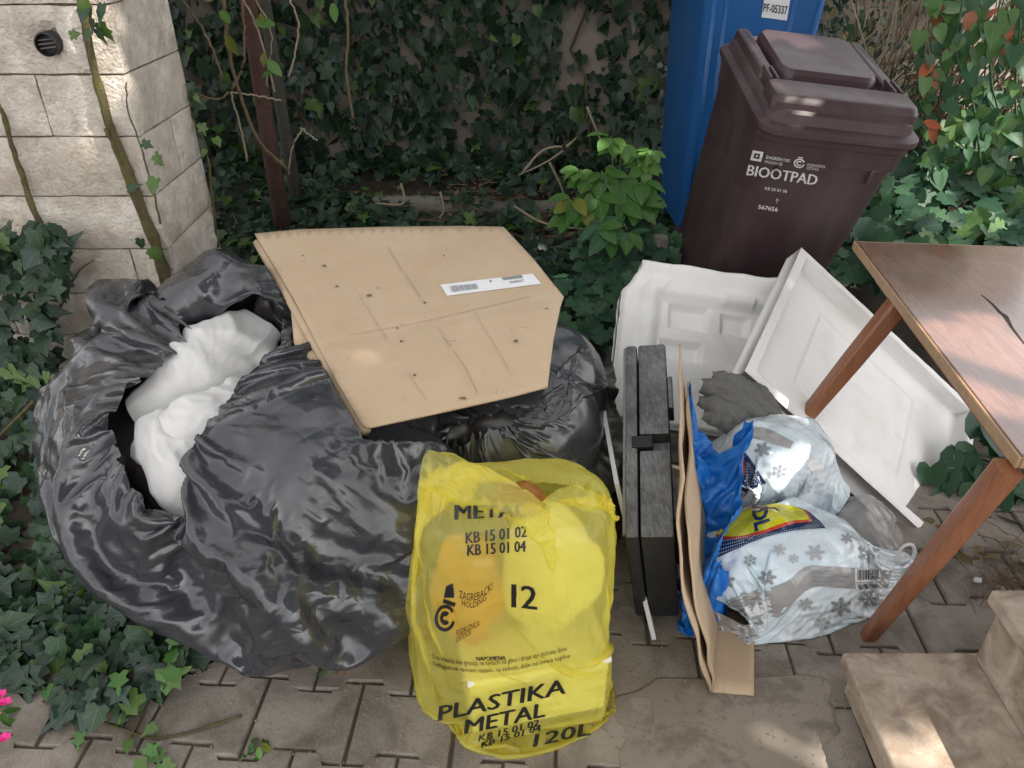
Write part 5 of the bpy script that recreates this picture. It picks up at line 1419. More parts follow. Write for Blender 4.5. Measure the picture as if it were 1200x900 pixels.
for s in ([(60, 395), (52, 345), (40, 300), (30, 270)], [(58, 390), (75, 350), (92, 318), (110, 305)], [(40, 470), (10, 500), (-10, 520)], [(-10, 625), (30, 585), (60, 560)], [(20, 560), (40, 640), (35, 700)]):
    B = bmesh.new(); tube(B, spline([at_y(x, y, 2.08 if y < 420 else 1.62 + (600 - y) * .0013) for x, y in s], 12).tolist(), [.006 - .0035 * i / 11 for i in range(12)], 6); fin('stem', B, M_VINE, il_, smooth=True)
# mossy stems on the pillar face
vi = plant('climbing_vine', 'mossy old ivy stems running up the pale stone pillar', 'vine', tuple(at_y(193, 333, 2.14)))
def stem(pts, r0, r1, root, n=26, yv=2.172, mat=M_VINE, rough=.15, pz=None):
    P = spline([at_y(x, y, yv if not pz else pz(x, y)) for x, y in pts], n); P += np.array([[.004 * nz(i * .9, k * 5, 1) for k in range(3)] for i in range(n)])
    B = bmesh.new(); tube(B, P.tolist(), [(r0 + (r1 - r0) * i / (n - 1)) * (1 + rough * 3 * nz(i * 1.3, r0 * 900, 2)) for i in range(n)], 8); return fin('stem', B, mat, root, smooth=True)
stem([(196, 338), (186, 296), (172, 262), (160, 228), (148, 196), (130, 150), (118, 110), (110, 80), (102, 40), (94, -10)], .017, .009, vi)
stem([(190, 330), (180, 290), (166, 255), (152, 222), (141, 190), (124, 150)], .008, .005, vi, yv=2.160)
stem([(52, 292), (46, 262), (36, 238), (26, 205), (14, 172), (6, 140), (-4, 118)], .010, .006, vi)
stem([(188, 262), (180, 225), (170, 190), (163, 165), (150, 130), (148, 96)], .003, .002, vi, yv=2.185)
pp = [(102, 10), (108, 22), (113, 34), (106, 36), (83, 42), (118, 28), (182, 182), (167, 168), (183, 210), (150, 222), (120, 5), (98, 2), (165, 280), (178, 292)]
pos = np.array([tuple(at_y(x, y, 2.14)) for x, y in pp]); n = len(pos)
leaf_parts('ivy', pos, np.array((0, -1, .4)) + jitter(n, .3), np.array((.1, -.1, -1)) + jitter(n, .5), G.uniform(.03, .055, n), L_IVY, vi, [.1, .4, .1, .4], 6)
v2_ = plant('climbing_vine', 'thin green vine hanging over the right edge of the stone pillar', 'vine', tuple(at_y(258, 285, 2.62)))
stem([(256, 290), (250, 245), (243, 180), (232, 150), (226, 140), (219, 105)], .005, .003, v2_, yv=2.58)
pos = np.array([tuple(at_y(x, y, 2.56)) for x, y in ((228, 112), (236, 146), (252, 162), (250, 208), (222, 98), (240, 175))]); n = len(pos)
leaf_parts('ivy', pos, np.array((.3, -1, .4)) + jitter(n, .3), np.array((.1, -.1, -1)) + jitter(n, .5), G.uniform(.025, .04, n), L_IVY, v2_, [0, .4, .1, .5], 7)

# ------------------------------------------------------------------ ivy tuft on the pavers, lower left, with young bright tips
tu = plant('ivy_tuft', 'low ivy tuft with light green young tips creeping on the pavers, lower left', 'ivy', tuple(at_h(150, 800)))
pos = []; g = np.random.default_rng(12)
while len(pos) < 190:
    px, py = g.uniform(-20, 232), g.uniform(690, 850)
    top, bot = np.interp(px, [-20, 40, 100, 160, 200, 232], [690, 700, 690, 700, 735, 760]), np.interp(px, [-20, 40, 80, 140, 190, 232], [790, 800, 835, 835, 805, 780])
    if top < py < bot: pos.append(tuple(at_h(px, py, g.uniform(.012, .085) * (1 - abs(px - 110) / 260))))
pos = np.array(pos); n = len(pos); size = G.uniform(.035, .075, n)
leaf_parts('ivy', pos, np.array((0, -.45, 1)) + jitter(n, .33), np.array((.1, -.8, -.1)) + jitter(n, .6), size, L_IVY, tu, [.42, .26, .27, .05], 13)
yp = [(95, 782), (117, 776), (205, 745), (212, 760), (200, 775), (208, 792), (190, 760), (180, 800), (163, 818), (215, 738), (140, 790), (182, 850), (185, 880), (172, 885), (190, 895), (95, 860), (150, 868), (55, 805), (45, 800), (70, 815), (165, 890), (92, 835)]
pos = np.array([tuple(at_h(x, y, .02 + .08 * g.random() * (y < 800))) for x, y in yp]); n = len(pos)
leaf_parts('ivy', pos, np.array((0, -.5, 1)) + jitter(n, .3), np.array((.1, -.7, 0)) + jitter(n, .5), G.uniform(.03, .05, n), [L_IVY[3], L_SAP[0], L_IVY[1]], tu, [.5, .3, .2], 14)
for s in ([(50, 822), (90, 838), (130, 850), (165, 862), (180, 866)], [(178, 866), (215, 860), (250, 850), (283, 838)], [(205, 800), (212, 770), (214, 735)], [(150, 870), (175, 820), (180, 790)]):
    B = bmesh.new(); tube(B, spline([at_h(x, y, .008 if y > 800 else .008 + (800 - y) * .0012) for x, y in s], 14).tolist(), .0028, 5); fin('stem', B, M_VINE, tu, smooth=True)
def sprout(px, py, label, n=7, s=.02, seed=1):
    p = at_h(px, py); r = plant('weed_sprout', label, 'weed', tuple(p)); g = np.random.default_rng(seed); a = g.uniform(0, 2 * PI, n)
    pos = np.array(tuple(p)) + np.c_[np.cos(a) * .008, np.sin(a) * .008, g.uniform(.002, .014, n)]
    leaf_parts('ovate', pos, np.c_[np.cos(a) * .6, np.sin(a) * .6, np.ones(n)], np.c_[np.cos(a), np.sin(a), .3 + 0 * a], g.uniform(s * .8, s * 1.3, n), L_SAP, r, [.7, .2, .1], seed)
sprout(385, 786, 'tiny green weed in the paver joint below the big black bag', 7, .018, 3)
sprout(304, 876, 'small dark weed in a paver joint at the bottom edge of the picture', 8, .022, 4)
sprout(292, 893, 'mossy weed in the joint at the very bottom, left of the yellow bag', 7, .016, 5)

# magenta flowers at the left border
fl_ = plant('flower_plant', 'little plant with magenta flowers at the left picture border', 'flower', tuple(at_h(-8, 850)))
for i, (x, y) in enumerate(((7, 824), (1, 815), (6, 866), (-6, 840))):
    c = at_h(x, y, .07); B = bmesh.new()
    for k in range(5):
        a = 2 * PI * k / 5 + i; d = Vector((math.cos(a), math.sin(a) * .8, .5)); n_ = Vector((-math.sin(a), math.cos(a), 0)); B.faces.new([B.verts.new(c + p) for p in (Vector((0, 0, 0)), d * .009 + n_ * .006, d * .014, d * .009 - n_ * .006)])
    fin('flower', B, M_PINK, fl_); B = bmesh.new(); tube(B, [at_h(-10, 852), at_h((x - 10) / 2, (y + 852) / 2, .04), c], .0015, 5); fin('stem', B, L_SAP[0], fl_)
a = np.linspace(0, 6, 9); leaf_parts('ovate', np.array(tuple(at_h(-8, 848))) + np.c_[np.cos(a) * .02, np.sin(a) * .02, .01 + .006 * a], np.c_[np.cos(a) * .4, np.sin(a) * .4, np.ones(9)], np.c_[np.cos(a), np.sin(a), .2 + 0 * a], np.full(9, .035), L_SAP[:1], fl_, None, 9)

# ------------------------------------------------------------------ trees and shrubs at the back left
tr = plant('young_tree', 'young tree with a straight reddish brown trunk behind the stone pillar', 'tree', tuple(at_y(320, 190, 3.45)))
b0 = at_y(321, 196, 3.45); B = bmesh.new(); tube(B, [(b0.x, 3.45, soil_h(b0.x, 3.45) - .05), (b0.x - .004, 3.45, .5), (b0.x + .003, 3.46, 1.0), (b0.x + .01, 3.47, 1.6), (b0.x + .03, 3.5, 2.2), (b0.x + .1, 3.55, 2.9)], [.042, .036, .033, .031, .027, .015], 12); fin('trunk', B, M_BARK, tr, smooth=True)
t2 = plant('young_tree', 'thin grey green trunk close behind the reddish brown one', 'tree', tuple(at_y(335, 150, 3.75)))
b1 = at_y(334, 140, 3.75); B = bmesh.new(); tube(B, [(b1.x, 3.75, 0), (b1.x - .01, 3.75, .6), (b1.x - .015, 3.76, 1.2), (b1.x - .03, 3.77, 2.4)], [.032, .028, .027, .02], 10); fin('trunk', B, M_BARKGREY, t2, smooth=True)
def crown(root, cx, cy, cz, rx, ry, rz, n, seed, trunk):
    g = np.random.default_rng(seed); d = g.normal(0, 1, (n, 3)); d /= np.linalg.norm(d, axis=1, keepdims=True); r = g.uniform(.45, 1, n) ** .5
    k = np.array([1 + .5 * nz(*(v * 2.2 + seed)) for v in d]); pos = np.array((cx, cy, cz)) + d * (r * k)[:, None] * np.array((rx, ry, rz)); keep = np.array([nz(p[0] * 2.5, p[1] * 2.5, p[2] * 2.5) for p in pos]) > -.28; pos = pos[keep]; m = len(pos)
    leaf_mass('crown', 'ovate', pos, np.array((0, 0, 1)) + g.normal(0, .5, (m, 3)), g.normal(0, 1, (m, 3)) - np.array((0, 0, .4)), g.uniform(.09, .17, m), L_HERB, root, [.4, .5, .1], True, seed)
    for i in range(7):
        a = 2 * PI * i / 7; B = bmesh.new(); tube(B, [trunk, (trunk[0] + .4 * (cx - trunk[0]) + .3 * rx * math.cos(a), trunk[1] + .4 * (cy - trunk[1]) + .3 * ry * math.sin(a), cz - rz * .3), (cx + .8 * rx * math.cos(a), cy + .8 * ry * math.sin(a), cz + rz * .2)], [.018, .012, .004], 6); fin('branch', B, M_BARK, root, smooth=True)
crown(tr, -.75, 3.45, 2.65, 1.6, 1.35, .55, 3200, 5, (b0.x + .02, 3.48, 2.0))
crown(t2, -.15, 4.15, 2.75, 1.35, 1.0, .5, 1900, 8, (b1.x - .02, 3.77, 2.2))
sh_ = plant('bare_shrub', 'tangle of bare twigs with a few yellow green leaves beside the pillar', 'shrub', tuple(at_y(300, 195, 3.2)))
tw = [([(338, 200), (322, 185), (300, 160), (285, 120), (278, 100), (268, 60), (262, 0)], .007), ([(268, 108), (258, 116), (240, 114), (228, 108)], .005), ([(272, 105), (285, 75), (286, 40), (284, 0)], .005), ([(262, 95), (250, 60), (235, 30), (214, 0)], .005), ([(270, 108), (282, 150), (290, 190)], .004), ([(330, 118), (300, 112), (270, 108)], .004), ([(322, 108), (310, 60), (296, 20), (282, -5)], .004), ([(338, 205), (342, 175), (352, 155), (358, 150)], .004), ([(352, 150), (372, 165)], .004), ([(330, 190), (312, 178)], .003), ([(405, 0), (408, 40), (406, 85), (414, 140)], .006), ([(340, 0), (350, 30), (344, 70), (338, 90)], .004), ([(300, 0), (318, 40), (312, 100)], .003)]
for pts, r in tw:
    B = bmesh.new(); P = spline([at_y(x, y, 3.15 + .0012 * (x - 200)) for x, y in pts], 10 + 3 * len(pts)); P += np.array([[.008 * nz(i * .7, k * 7 + pts[0][0], 1) for k in range(3)] for i in range(len(P))]); tube(B, P.tolist(), r, 6); fin('twig', B, M_TWIG if r > .004 else M_TWIGPALE, sh_, smooth=True)
pos = np.array([tuple(at_y(x, y, 3.2)) for x, y in ((240, 2), (258, 12), (266, 40), (276, 8), (298, 25), (306, 15), (312, 70), (318, 82), (310, 62), (390, 3), (262, 150))]); n = len(pos)
leaf_parts('ovate', pos, np.array((0, -1, .5)) + jitter(n, .4), np.array((0, 0, -1)) + jitter(n, .7), G.uniform(.05, .085, n), L_SAP, sh_, [.4, .3, .3], 21)

# ------------------------------------------------------------------ unseen tree added right of the camera, crown shaped to break up the sun
st_ = plant('added_shade_tree', 'added leafy tree outside the picture, its crown placed to shade the rubbish', 'tree', (3.9, -.9, 0))
B = bmesh.new(); tube(B, [(3.9, -.9, -.05), (3.88, -.85, 1.2), (3.8, -.75, 2.6), (3.6, -.5, 3.8), (3.3, -.2, 4.8)], [.16, .13, .11, .08, .03], 14); fin('trunk', B, M_BARKGREY, st_, smooth=True)
dS = np.array(tuple(sd)); cC = np.array((-.1, 2.0, .4)) + dS * 5.3; n = 25000; g = np.random.default_rng(61)
e1 = np.cross(dS, (0, 0, 1)); e1 /= np.linalg.norm(e1); e2 = np.cross(dS, e1)
a, r = g.uniform(0, 2 * PI, n), np.sqrt(g.uniform(0, 1, n)); pos = cC + np.outer(np.cos(a) * r * 3.3, e1) + np.outer(np.sin(a) * r * 2.7, e2) + np.outer(g.uniform(-.9, .9, n), dS)
keep = np.ones(n, bool)
for P_, rad in ((at_y(128, 30, 2.19), .07), (at_y(136, 62, 2.19), .04), (at_h(1175, 430, .58), .16), (at_h(1150, 400, .58), .10), (at_y(950, 98, 2.2), .05), (at_y(1140, 250, 2.7), .10), (at_y(1080, 215, 2.9), .07), (at_y(1120, 165, 2.95), .10), (at_y(735, 205, 2.9), .09), (at_h(1080, 880, .1), .03)):  # gaps left in the added crown so the sun reaches these spots
    d = pos - np.array(tuple(P_)); d = d - np.outer(d @ dS, dS); keep &= np.linalg.norm(d, axis=1) > rad + .10
pos = pos[keep]; n = len(pos)
leaf_mass('crown', 'ovate', pos, g.normal(0, .6, (n, 3)) + dS, g.normal(0, 1, (n, 3)) - np.array((0, 0, .4)), g.uniform(.14, .22, n), L_HERB, st_, [.4, .4, .2], True, 62)
for k in range(6):
    q_ = cC + e1 * math.cos(k * 1.05) * 1.8 + e2 * math.sin(k * 1.05) * 1.5; B = bmesh.new(); tube(B, [(3.7, -.6, 3.3), tuple((np.array((3.7, -.6, 3.3)) + q_) / 2 + (0, 0, .2)), tuple(q_)], [.05, .03, .01], 7); fin('branch', B, M_BARKGREY, st_, smooth=True)
# ------------------------------------------------------------------ log, dead branches and litter
lg = at_h(400, 243, .09); lg2 = at_h(668, 246, .09)
B = bmesh.new(); P = spline([lg, lg.lerp(lg2, .35) + Vector((0, .03, .005)), lg.lerp(lg2, .7) + Vector((0, -.02, 0)), lg2], 24); tube(B, [(p[0], p[1] + .006 * nz(i * .8, 1, 1), p[2] + .006 * nz(i * .8, 5, 1)) for i, p in enumerate(P)], [.050 + .008 * nz(i * .6, 2, 2) for i in range(24)], 12); o = fin('fallen_log', B, M_WEATHERED, smooth=True, origin=tuple(lg.lerp(lg2, .5))); tag(o, 'weathered fallen log lying across the ivy behind the cardboard', 'log')
br = [([(612, 203), (636, 176), (662, 173), (640, 190), (608, 205)], 'thin pale branch bent over above the log'), ([(664, 172), (675, 162)], 'short pale stick end pointing up behind the log'), ([(470, 215), (474, 234), (466, 240), (440, 238)], 'curved dry stem in front of the ivy, left of the log'), ([(516, 225), (520, 245), (515, 256)], 'short upright dry stalk at the middle of the log'), ([(688, 125), (698, 150), (706, 168)], 'brown curved twig hanging in the dark above the green sapling'), ([(720, 300), (752, 285), (772, 274)], 'pale thin twig slanting up to the grey post'), ([(644, 190), (656, 215), (664, 235)], 'brown twig leaning right of the log'), ([(600, 240), (640, 262), (700, 270)], 'long dry stem across the litter')]
for pts, lb in br:
    P = spline([at_y(x, y, 3.55 if y < 262 else 3.2) for x, y in pts], 16); B = bmesh.new(); tube(B, P.tolist(), [.0065 - .003 * i / 15 for i in range(16)], 6); o = fin('dry_branch', B, M_TWIGPALE, smooth=True, origin=tuple(P[0])); tag(o, lb, 'branch', 'dry branches around the log')
B = bmesh.new(); g = random.Random(3)
for k in range(420):
    x, y = (g.gauss(.0, .42), g.gauss(3.62, .28)) if k < 300 else (g.uniform(.0, 1.0), g.uniform(2.6, 3.5)); a = g.uniform(0, PI); l = g.uniform(.05, .22); z = soil_h(x, y) + g.uniform(.004, .06)
    d = Vector((math.cos(a), math.sin(a), g.uniform(-.25, .25))) * l / 2; m = Vector((x, y, z)); tube(B, [m - d, m + Vector((g.uniform(-.01, .01), 0, g.uniform(0, .01))), m + d], g.uniform(.0012, .0035), 4, False)
o = fin('twig_litter', B, M_TWIG); o['kind'] = 'stuff'
q = np.c_[G.normal(.05, .5, 260), G.normal(3.4, .35, 260)]; hz = np.array([soil_h(x, y) for x, y in q]) + G.uniform(.005, .04, 260)
leaf_mass('leaf_litter', 'ovate', np.c_[q, hz], np.array((0, -.2, 1)) + jitter(260, .5), jitter(260, 1), G.uniform(.03, .07, 260), L_DRY, None, None, True, 31)
pst = at_y(775, 276, 2.75)
B = bmesh.new(); box(B, (pst.x, 2.75, pst.z / 2 - .03), (.045, .045, pst.z + .06), .006, 2, .3); o = fin('wooden_post', B, M_WEATHERED, origin=(pst.x, 2.75, 0)); tag(o, 'short weathered grey post beside the brown bin, by the green herbs', 'post')

# ------------------------------------------------------------------ compound-leaved sapling and herbs in the middle
def compound(root, stalk, tipdir, s, mats, w, seed, k=5, kind='ovate'):
    g = np.random.default_rng(seed); stalk = np.array(tuple(stalk)); t_ = np.array(tuple(tipdir), float); t_ /= np.linalg.norm(t_); up = np.array((0, -.5, .9)); sd = np.cross(t_, up); sd /= np.linalg.norm(sd)
    ang = np.linspace(-1.35, 1.35, k); tips = np.array([t_ * math.cos(a) + sd * math.sin(a) for a in ang]); pos = stalk + tips * s * .12
    leaf_parts(kind, pos, up + g.normal(0, .25, (k, 3)), tips + np.array((0, 0, -.25)), s * (1 - .28 * np.abs(ang) / 1.35) * g.uniform(.9, 1.1, k), mats, root, w, seed)
sp = plant('sapling', 'bright green sapling with divided leaves in front of the blue bin', 'sapling', tuple(at_y(722, 290, 2.95)))
heads = [(716, 160, 2.95, .10, 1), (728, 168, 2.95, .10, 1), (748, 180, 3.0, .09, 1), (758, 190, 2.98, .10, 1), (764, 175, 3.0, .08, 1), (690, 205, 2.9, .12, 0), (705, 200, 2.9, .11, 0), (680, 198, 2.9, .09, 1), (700, 225, 2.85, .13, 0), (735, 215, 2.9, .13, 0), (752, 212, 2.92, .12, 0), (745, 235, 2.85, .12, 0), (725, 232, 2.85, .12, 0), (672, 232, 2.8, .11, 2), (668, 250, 2.8, .10, 0), (682, 240, 2.8, .10, 2), (760, 230, 2.9, .11, 0), (715, 268, 2.7, .13, 3), (700, 262, 2.72, .11, 3), (735, 270, 2.7, .11, 3)]
for i, (x, y, Y, s, m) in enumerate(heads):
    p = at_y(x, y, Y); mats = [[L_SAP[0]], [L_SAP[1]], [L_SAP[2], L_SAP[0]], [L_HERB[0], L_SAP[0]]][m]
    compound(sp, p, (random.uniform(-.6, .6), -.7, -.25), s, mats, None, 100 + i, 5)
    b = at_y(722 + (x - 722) * .25, 262, Y + .02); B = bmesh.new(); tube(B, [b, b.lerp(p, .6) + Vector((0, 0, .015)), p], .003, 5); fin('stem', B, L_SAP[0], sp, smooth=True)
hb = plant('herb_plant', 'low green herb clump between the cardboard box and the white foam block', 'herb', tuple(at_h(700, 360)))
g = np.random.default_rng(40); i = 0
for (x, y) in [(695, 275), (680, 290), (712, 300), (690, 310), (730, 290), (748, 292), (765, 285), (785, 272), (760, 262), (712, 325), (690, 335), (725, 325), (735, 310), (705, 345), (680, 350), (715, 360), (698, 370), (710, 385), (700, 400), (716, 405), (690, 392), (672, 375), (765, 272), (780, 290), (740, 270), (668, 325)]:
    Y = np.interp(y, [262, 330, 410], [2.85, 2.55, 2.3]); p = at_y(x, y, Y); compound(hb, p, (g.uniform(-.7, .7), -.8, -.2), g.uniform(.07, .11), L_HERB[:2], None, 200 + i, 3, 'lobed'); i += 1

# ------------------------------------------------------------------ right hand side: herb mass, bindweed, dry hedge, mallow
def hill(x): return 0
q = []
g = np.random.default_rng(50)
while len(q) < 950:
    px, py = g.uniform(940, 1290), g.uniform(150, 330); Y = np.interp(py, [150, 200, 260, 330], [3.35, 3.05, 2.75, 2.45]) + g.uniform(-.06, .12)
    p = at_y(px, py, Y)
    if .6 + .9 * nz(px * .02, py * .02, 4) > g.random() and p.x > 1.02 + (2.9 - Y) * .2: q.append(tuple(p))
pos = np.array(q); n = len(pos)
hm = plant('herb_bed', 'bed of blue green lobed herbs behind the table and the brown bin', 'herbs', (1.7, 2.8, 0))
foliage(hm, 'lobed', pos, np.array((-.1, -.6, .9)) + jitter(n, .35), np.array((0, -.6, -.4)) + jitter(n, .7), G.uniform(.06, .115, n), L_HERB, [.46, .42, .12], 51)
st_ = [(at_y(x, y, Y)) for x, y, Y in ((1000, 320, 2.6), (1060, 270, 2.8), (1120, 300, 2.6), (1180, 260, 2.8), (1020, 200, 3.0), (1100, 220, 3.0))]
for p in st_:
    B = bmesh.new(); tube(B, [(p.x, p.y + .05, -.02), (p.x + .01, p.y + .03, p.z * .6), tuple(p)], .004, 5); fin('stem', B, L_HERB[1], hm)
bw = plant('bindweed', 'climbing bindweed with light green heart shaped leaves at the upper right', 'climber', tuple(at_y(1180, 200, 2.9)))
q = [(1125, 45), (1142, 55), (1135, 75), (1155, 68), (1110, 45), (1150, 100), (1175, 110), (1140, 140), (1134, 128), (1160, 150), (1182, 95), (1195, 130), (1170, 175), (1128, 100), (1185, 30), (1195, 75), (1150, 165), (1120, 172), (1105, 160), (1190, 165), (1165, 40), (1145, 30), (1198, 20), (1110, 100), (1180, 140), (1100, 180), (1140, 190), (1170, 200), (1185, 190)]
q += [(float(G.uniform(1075, 1230)), float(G.uniform(-10, 210))) for _ in range(170)]
pos = np.array([tuple(at_y(x, y, 2.85 + .1 * (i % 3))) for i, (x, y) in enumerate(q)]); n = len(pos)
leaf_parts('heart', pos, np.array((-.2, -1, .4)) + jitter(n, .35), np.array((0, -.1, -1)) + jitter(n, .35), G.uniform(.035, .085, n), [L_HERB[0], L_HERB[2], L_SAP[0]], bw, [.5, .35, .15], 52)
for s in ([(1180, 210), (1172, 140), (1160, 80), (1172, 0)], [(1150, 200), (1140, 120), (1120, 60), (1130, -10)], [(1200, 200), (1190, 120), (1196, 20)]):
    B = bmesh.new(); tube(B, spline([at_y(x, y, 2.92) for x, y in s], 16).tolist(), .004, 5); fin('stem', B, L_HERB[0], bw, smooth=True)
dh = plant('dry_hedge', 'half dry hedge of thin brown twigs and tiny leaves behind the brown bin', 'hedge', tuple(at_y(1080, 190, 3.4)))
g = random.Random(9)
for k in range(150):
    x0, y0 = g.uniform(960, 1180), g.uniform(120, 215); p = at_y(x0, y0, g.uniform(3.15, 3.7)); d = Vector((g.gauss(.15, .28), g.gauss(0, .12), g.uniform(.35, .9))); 
    B = bmesh.new(); tube(B, [tuple(p), tuple(p + d * .5 + Vector((g.gauss(0, .04), 0, .02))), tuple(p + d + Vector((g.gauss(0, .07), 0, -.03)))], [.0045, .003, .0015], 5); fin('twig', B, M_TWIG if k % 3 else M_TWIGPALE, dh, smooth=True)
n = 2600; pos = np.array([tuple(at_y(G.uniform(940, 1240), G.uniform(-60, 190), G.uniform(3.2, 3.9))) for _ in range(n)]); keep = np.array([nz(p[0] * 4, p[1] * 4, p[2] * 4) > -.12 for p in pos]); pos = pos[keep]; n = len(pos)
leaf_mass('leaf_mass', 'ovate', pos, np.array((0, -1, .5)) + jitter(n, .6), jitter(n, 1), G.uniform(.018, .05, n), [L_HERB[1], L_DRY[2], L_IVY[0], L_DRY[0]], dh, [.38, .26, .22, .14], True, 53)
rl = [(1172, 10), (1180, 25), (1190, 22), (1178, 40), (1185, 30), (1190, 5), (1140, 12), (1130, 18), (1105, 5), (1085, 80), (1092, 72), (1080, 88), (1088, 145), (1082, 142), (1120, 55)]
pos = np.array([tuple(at_y(x, y, 2.95)) for x, y in rl]); n = len(pos)
leaf_parts('ovate', pos, np.array((0, -1, .3)) + jitter(n, .4), np.array((.2, 0, -1)) + jitter(n, .5), G.uniform(.06, .10, n), L_RED, dh, [.6, .4], 54, 'red_leaf')
ml = plant('mallow_plant', 'mallow with big round green leaves under the table at the right border', 'plant', tuple(at_h(1180, 610)))
q = [(1130, 530, .12), (1155, 545, .12), (1180, 540, .12), (1110, 555, .10), (1150, 570, .13), (1185, 575, .12), (1135, 590, .09), (1165, 600, .12), (1190, 610, .13), (1175, 625, .10), (1120, 530, .09), (1145, 515, .12), (1105, 575, .07), (1195, 545, .13), (1180, 510, .14), (1160, 500, .13), (1196, 590, .12), (1090, 545, .08)]
pos = np.array([tuple(at_y(x, y, np.interp(y, [500, 560, 630], [1.86, 1.70, 1.55]))) for x, y, s in q]); n = len(pos)
leaf_parts('round', pos, np.array((-.1, -.55, 1)) + jitter(n, .3), np.array((-.2, -.8, -.3)) + jitter(n, .5), np.array([s for _, _, s in q]) * .95, [L_HERB[0], L_HERB[1]], ml, None, 55)
for k in range(0, n, 2):
    B = bmesh.new(); tube(B, [(1.25 + .02 * k, 1.80, -.01), tuple((pos[k] + np.array((1.28, 1.8, .0))) / 2 + (0, 0, .03)), tuple(pos[k])], .0035, 5); fin('stem', B, L_HERB[0], ml, smooth=True)
# litter on the pavers at the right
def dead_leaf(px, py, s, mat, lb, seed):
    p = at_h(px, py, .006); g = random.Random(seed); o = link('dead_leaf', leaf_mesh('ovate', seed % 3, mat)); a = g.uniform(0, 6.3)
    o.location = p; o.rotation_euler = (g.gauss(.0, .35), g.gauss(0, .35), a); o.scale = (s, s, s); tag(o, lb, 'leaf', 'dead leaves on the pavers')
for i, (x, y, s, m, lb) in enumerate(((1128, 655, .05, 1, 'tan withered leaf on the pavers, nearest the front table leg'), (1140, 660, .045, 2, 'olive withered leaf just right of the tan one by the table leg'), (1120, 645, .035, 2, 'small olive leaf behind the tan leaf by the table leg'), (1160, 650, .05, 0, 'brown dead leaf in the middle of the row under the mallow'), (1175, 655, .045, 2, 'olive dead leaf right of the middle of the row under the mallow'), (1190, 655, .05, 0, 'brown dead leaf at the right picture border, above the twigs'), (1188, 668, .03, 0, 'small brown leaf among the twigs at the right border'), (1152, 640, .04, 1, 'tan dead leaf tucked under the mallow leaves'), (1195, 640, .05, 2, 'olive dead leaf at the right border, closest to the mallow'), (1165, 690, .03, 0, 'small brown leaf on the pavers beside the cream pebble'), (1180, 682, .03, 0, 'small brown leaf right of the cream pebble'), (1145, 700, .025, 0, 'tiny brown leaf on the pavers just above the stone steps'), (402, 783, .022, 0, 'tiny brown leaf below the big black bag'), (1096, 610, .04, 2, 'olive dead leaf near the lower corner of the foam tray'), (1110, 622, .035, 0, 'brown dead leaf below the olive one near the foam tray corner'))):
    dead_leaf(x, y, s, L_DRY[m], lb, i)
for i, (x, y, s, lb) in enumerate(((1146, 680, .010, 'small white pebble on the pavers under the table'), (1172, 690, .012, 'cream coloured pebble on the pavers, right of the white one'), (1052, 668, .006, 'tiny pale stone on the pavers beside the table leg'))):
    lump('pebble', lb, 'pebble', tuple(at_h(x, y, s * .5)), (s, s * .8, s * .6), M_FOAM if i < 1 else M_STEP, i + 2.2, .3, 7)
B = bmesh.new(); g = random.Random(21)
for k in range(90):
    p = at_h(g.gauss(1175, 30), g.gauss(675, 22), g.uniform(.003, .02)); a = g.uniform(0, PI); d = Vector((math.cos(a), math.sin(a), g.uniform(-.1, .3))) * g.uniform(.01, .05); tube(B, [tuple(p - d), tuple(p + Vector((0, 0, .004))), tuple(p + d)], .0011, 4, False)
o = fin('twig_litter', B, M_TWIG); o['kind'] = 'stuff'
# fine grit and crumbs in front of the steps and along the joints
B = bmesh.new()
for k in range(900):
    px, py = g.uniform(180, 1010), g.gauss(800, 60)
    if py < 640 or py > 905: continue
    p = at_h(px, py, .0035); s = g.uniform(.0008, .0028); r = bmesh.ops.create_icosphere(B, subdivisions=1, radius=s); bmesh.ops.translate(B, verts=r['verts'], vec=p)
o = fin('grit', B, M_MORTAR); o['kind'] = 'stuff'
# ================================================================== lettering on the bins, label on the box
bb_v = bvh_of(bb)
def btext(s, quad, bold=.012, shear=0): 
    sh_, _ = text2d(s, 0 if bold > .03 else bold, shear)
    for k in ((-.4, .4) if bold > .03 else (0,)): lay('print', sh_, [(x + k, y) for x, y in quad], bb_v, M_WHITEPRINT, bin_b, .0012 + .0004 * (k > 0), .06)
btext('BIOOTPAD', Q4(875, 205, 956, 217, 12, 3), .035)
btext('KB 20 01 08', Q4(896, 222, 922, 226, 3.5, .5), .01); btext('567656', Q4(888, 244.5, 911, 248, 5, 1), .02)
btext('ZAGREBACKI', Q4(897, 185.5, 925, 190, 3.6, .7), .006); btext('HOLDING', Q4(896, 190.5, 916, 194, 3.4, .6), .006)
btext('PODRUZNICA', Q4(946, 194.5, 967, 197, 3.2, .5), .006); btext('CISTOCA', Q4(945, 198, 959, 200, 3.0, .5), .006)
for sh_ in ([rect2d(0, 0, 1, .24), rect2d(0, .76, 1, 1), rect2d(0, .24, .24, .76), rect2d(.76, .24, 1, .76)], [rect2d(.4, .4, .6, .6)]): lay('print', sh_, [(879.5, 187.5), (892, 189.5), (895, 178), (882.5, 176)], bb_v, M_WHITEPRINT, bin_b, .0012)
for sh_ in (ring2d(.5, .5, .37, .5, .35, 2 * PI - .1), ring2d(.5, .5, .14, .27, .7, 2 * PI - .6), rect2d(.3, 1.06, .75, 1.18)): lay('print', [sh_], [(929, 195.5), (942, 197.5), (944, 186.5), (931, 185)], bb_v, M_WHITEPRINT, bin_b, .0012)
for sh_ in (line2d((.5, 0), (.5, .9), .12), line2d((.5, 1), (.1, .6), .12), line2d((.5, 1), (.9, .6), .12)): lay('print', [sh_], [(908, 238), (912, 238.5), (913, 233), (909, 232.5)], bb_v, M_WHITEPRINT, bin_b, .0012)
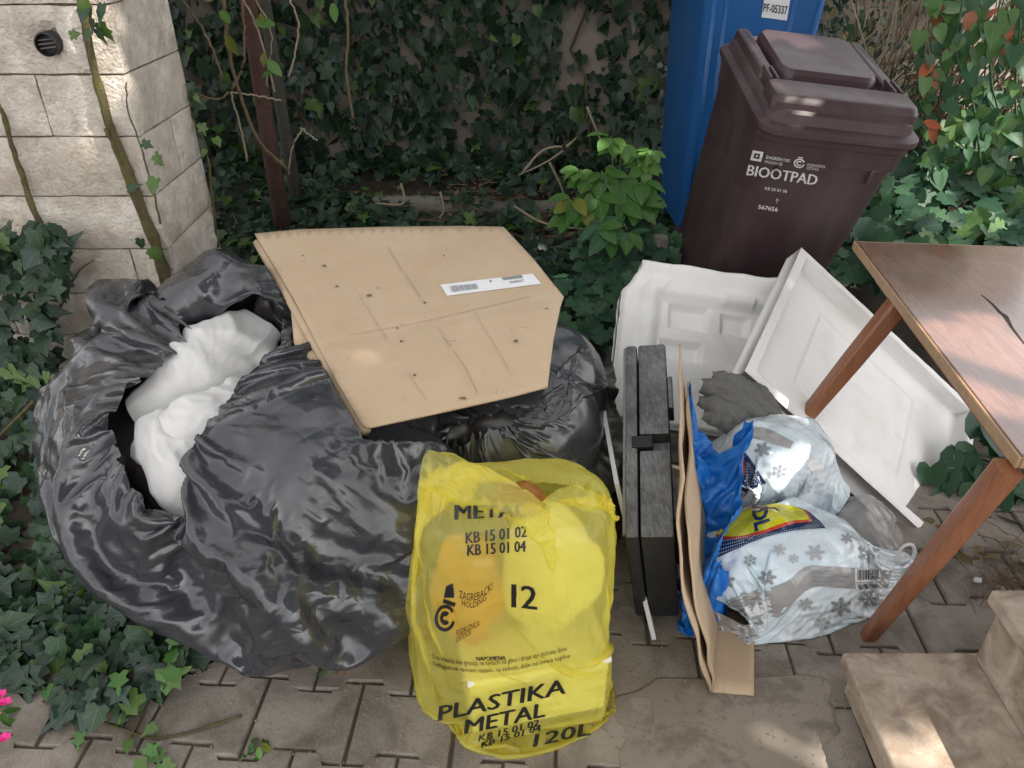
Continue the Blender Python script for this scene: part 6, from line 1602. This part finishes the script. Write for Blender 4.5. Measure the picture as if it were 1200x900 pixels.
cv = bvh_of(cb)
lay('sticker', [rect2d(0, 0, 1, 1)], [(892, 20), (922, 24), (928, -14), (898, -18)], cv, M_PAPER, bin_c, .0016)
sh_, _ = text2d('PF-05337', .012); lay('print', sh_, [(894, 13.5), (922, 17), (923, 7), (895, 3.5)], cv, M_BLACKPRINT, bin_c, .0030, .06)
tv = bvh_of(top_board)
lay('address_label', [rect2d(0, 0, 1, 1)], [(524, 347), (634, 333), (624, 321), (516, 334)], tv, M_PAPER, cb_, .0012, .06)
lay('barcode', barcode2d(24, 4), [(530, 343), (561, 339), (558, 333), (527, 336)], tv, M_GREYPRINT, cb_, .0022, .1)
lay('print', [rect2d(0, 0, 1, 1)], [(590, 329), (613, 326), (611, 323), (588, 326)], tv, M_GREYPRINT, cb_, .0022, .1)
sh_, _ = text2d('408057', .012); lay('print', sh_, [(597, 333), (615, 330.5), (614, 328), (596, 330.3)], tv, M_GREYPRINT, cb_, .0022, .1)
# specks of dirt and bits of bark on the cardboard
g = random.Random(5)
for (x, y, s) in ((433, 347, 4), (470, 400, 3), (604, 400, 5), (443, 338, 2), (380, 312, 3), (395, 336, 3), (498, 355, 3), (542, 467, 5), (486, 440, 3), (575, 330, 2), (355, 300, 2), (640, 362, 3), (520, 300, 2), (466, 385, 2)):
    lay('dirt_speck', [poly2d([(.5 + .5 * g.uniform(.35, 1) * math.cos(a), .5 + .5 * g.uniform(.3, 1) * math.sin(a)) for a in [i * 2 * PI / 9 for i in range(9)]])], [(x - s, y + s * .6), (x + s, y + s * .6), (x + s, y - s * .6), (x - s, y - s * .6)], tv, M_DRY, cb_, .0016, .5)
for pts, w_ in (([(455, 290), (470, 315), (498, 356), (520, 395), (545, 430), (560, 462)], .9), ([(372, 282), (420, 345), (452, 395), (480, 440), (500, 470)], .6), ([(412, 392), (450, 386), (500, 376), (560, 362), (620, 348)], .7), ([(555, 365), (580, 405), (600, 440)], .5)):
    pq(tv, cb_, [(x - w_, y) for x, y in pts] + [(x + w_, y + .3) for x, y in reversed(pts)], M_CREASE, .0012, 'fold_crease', .08)
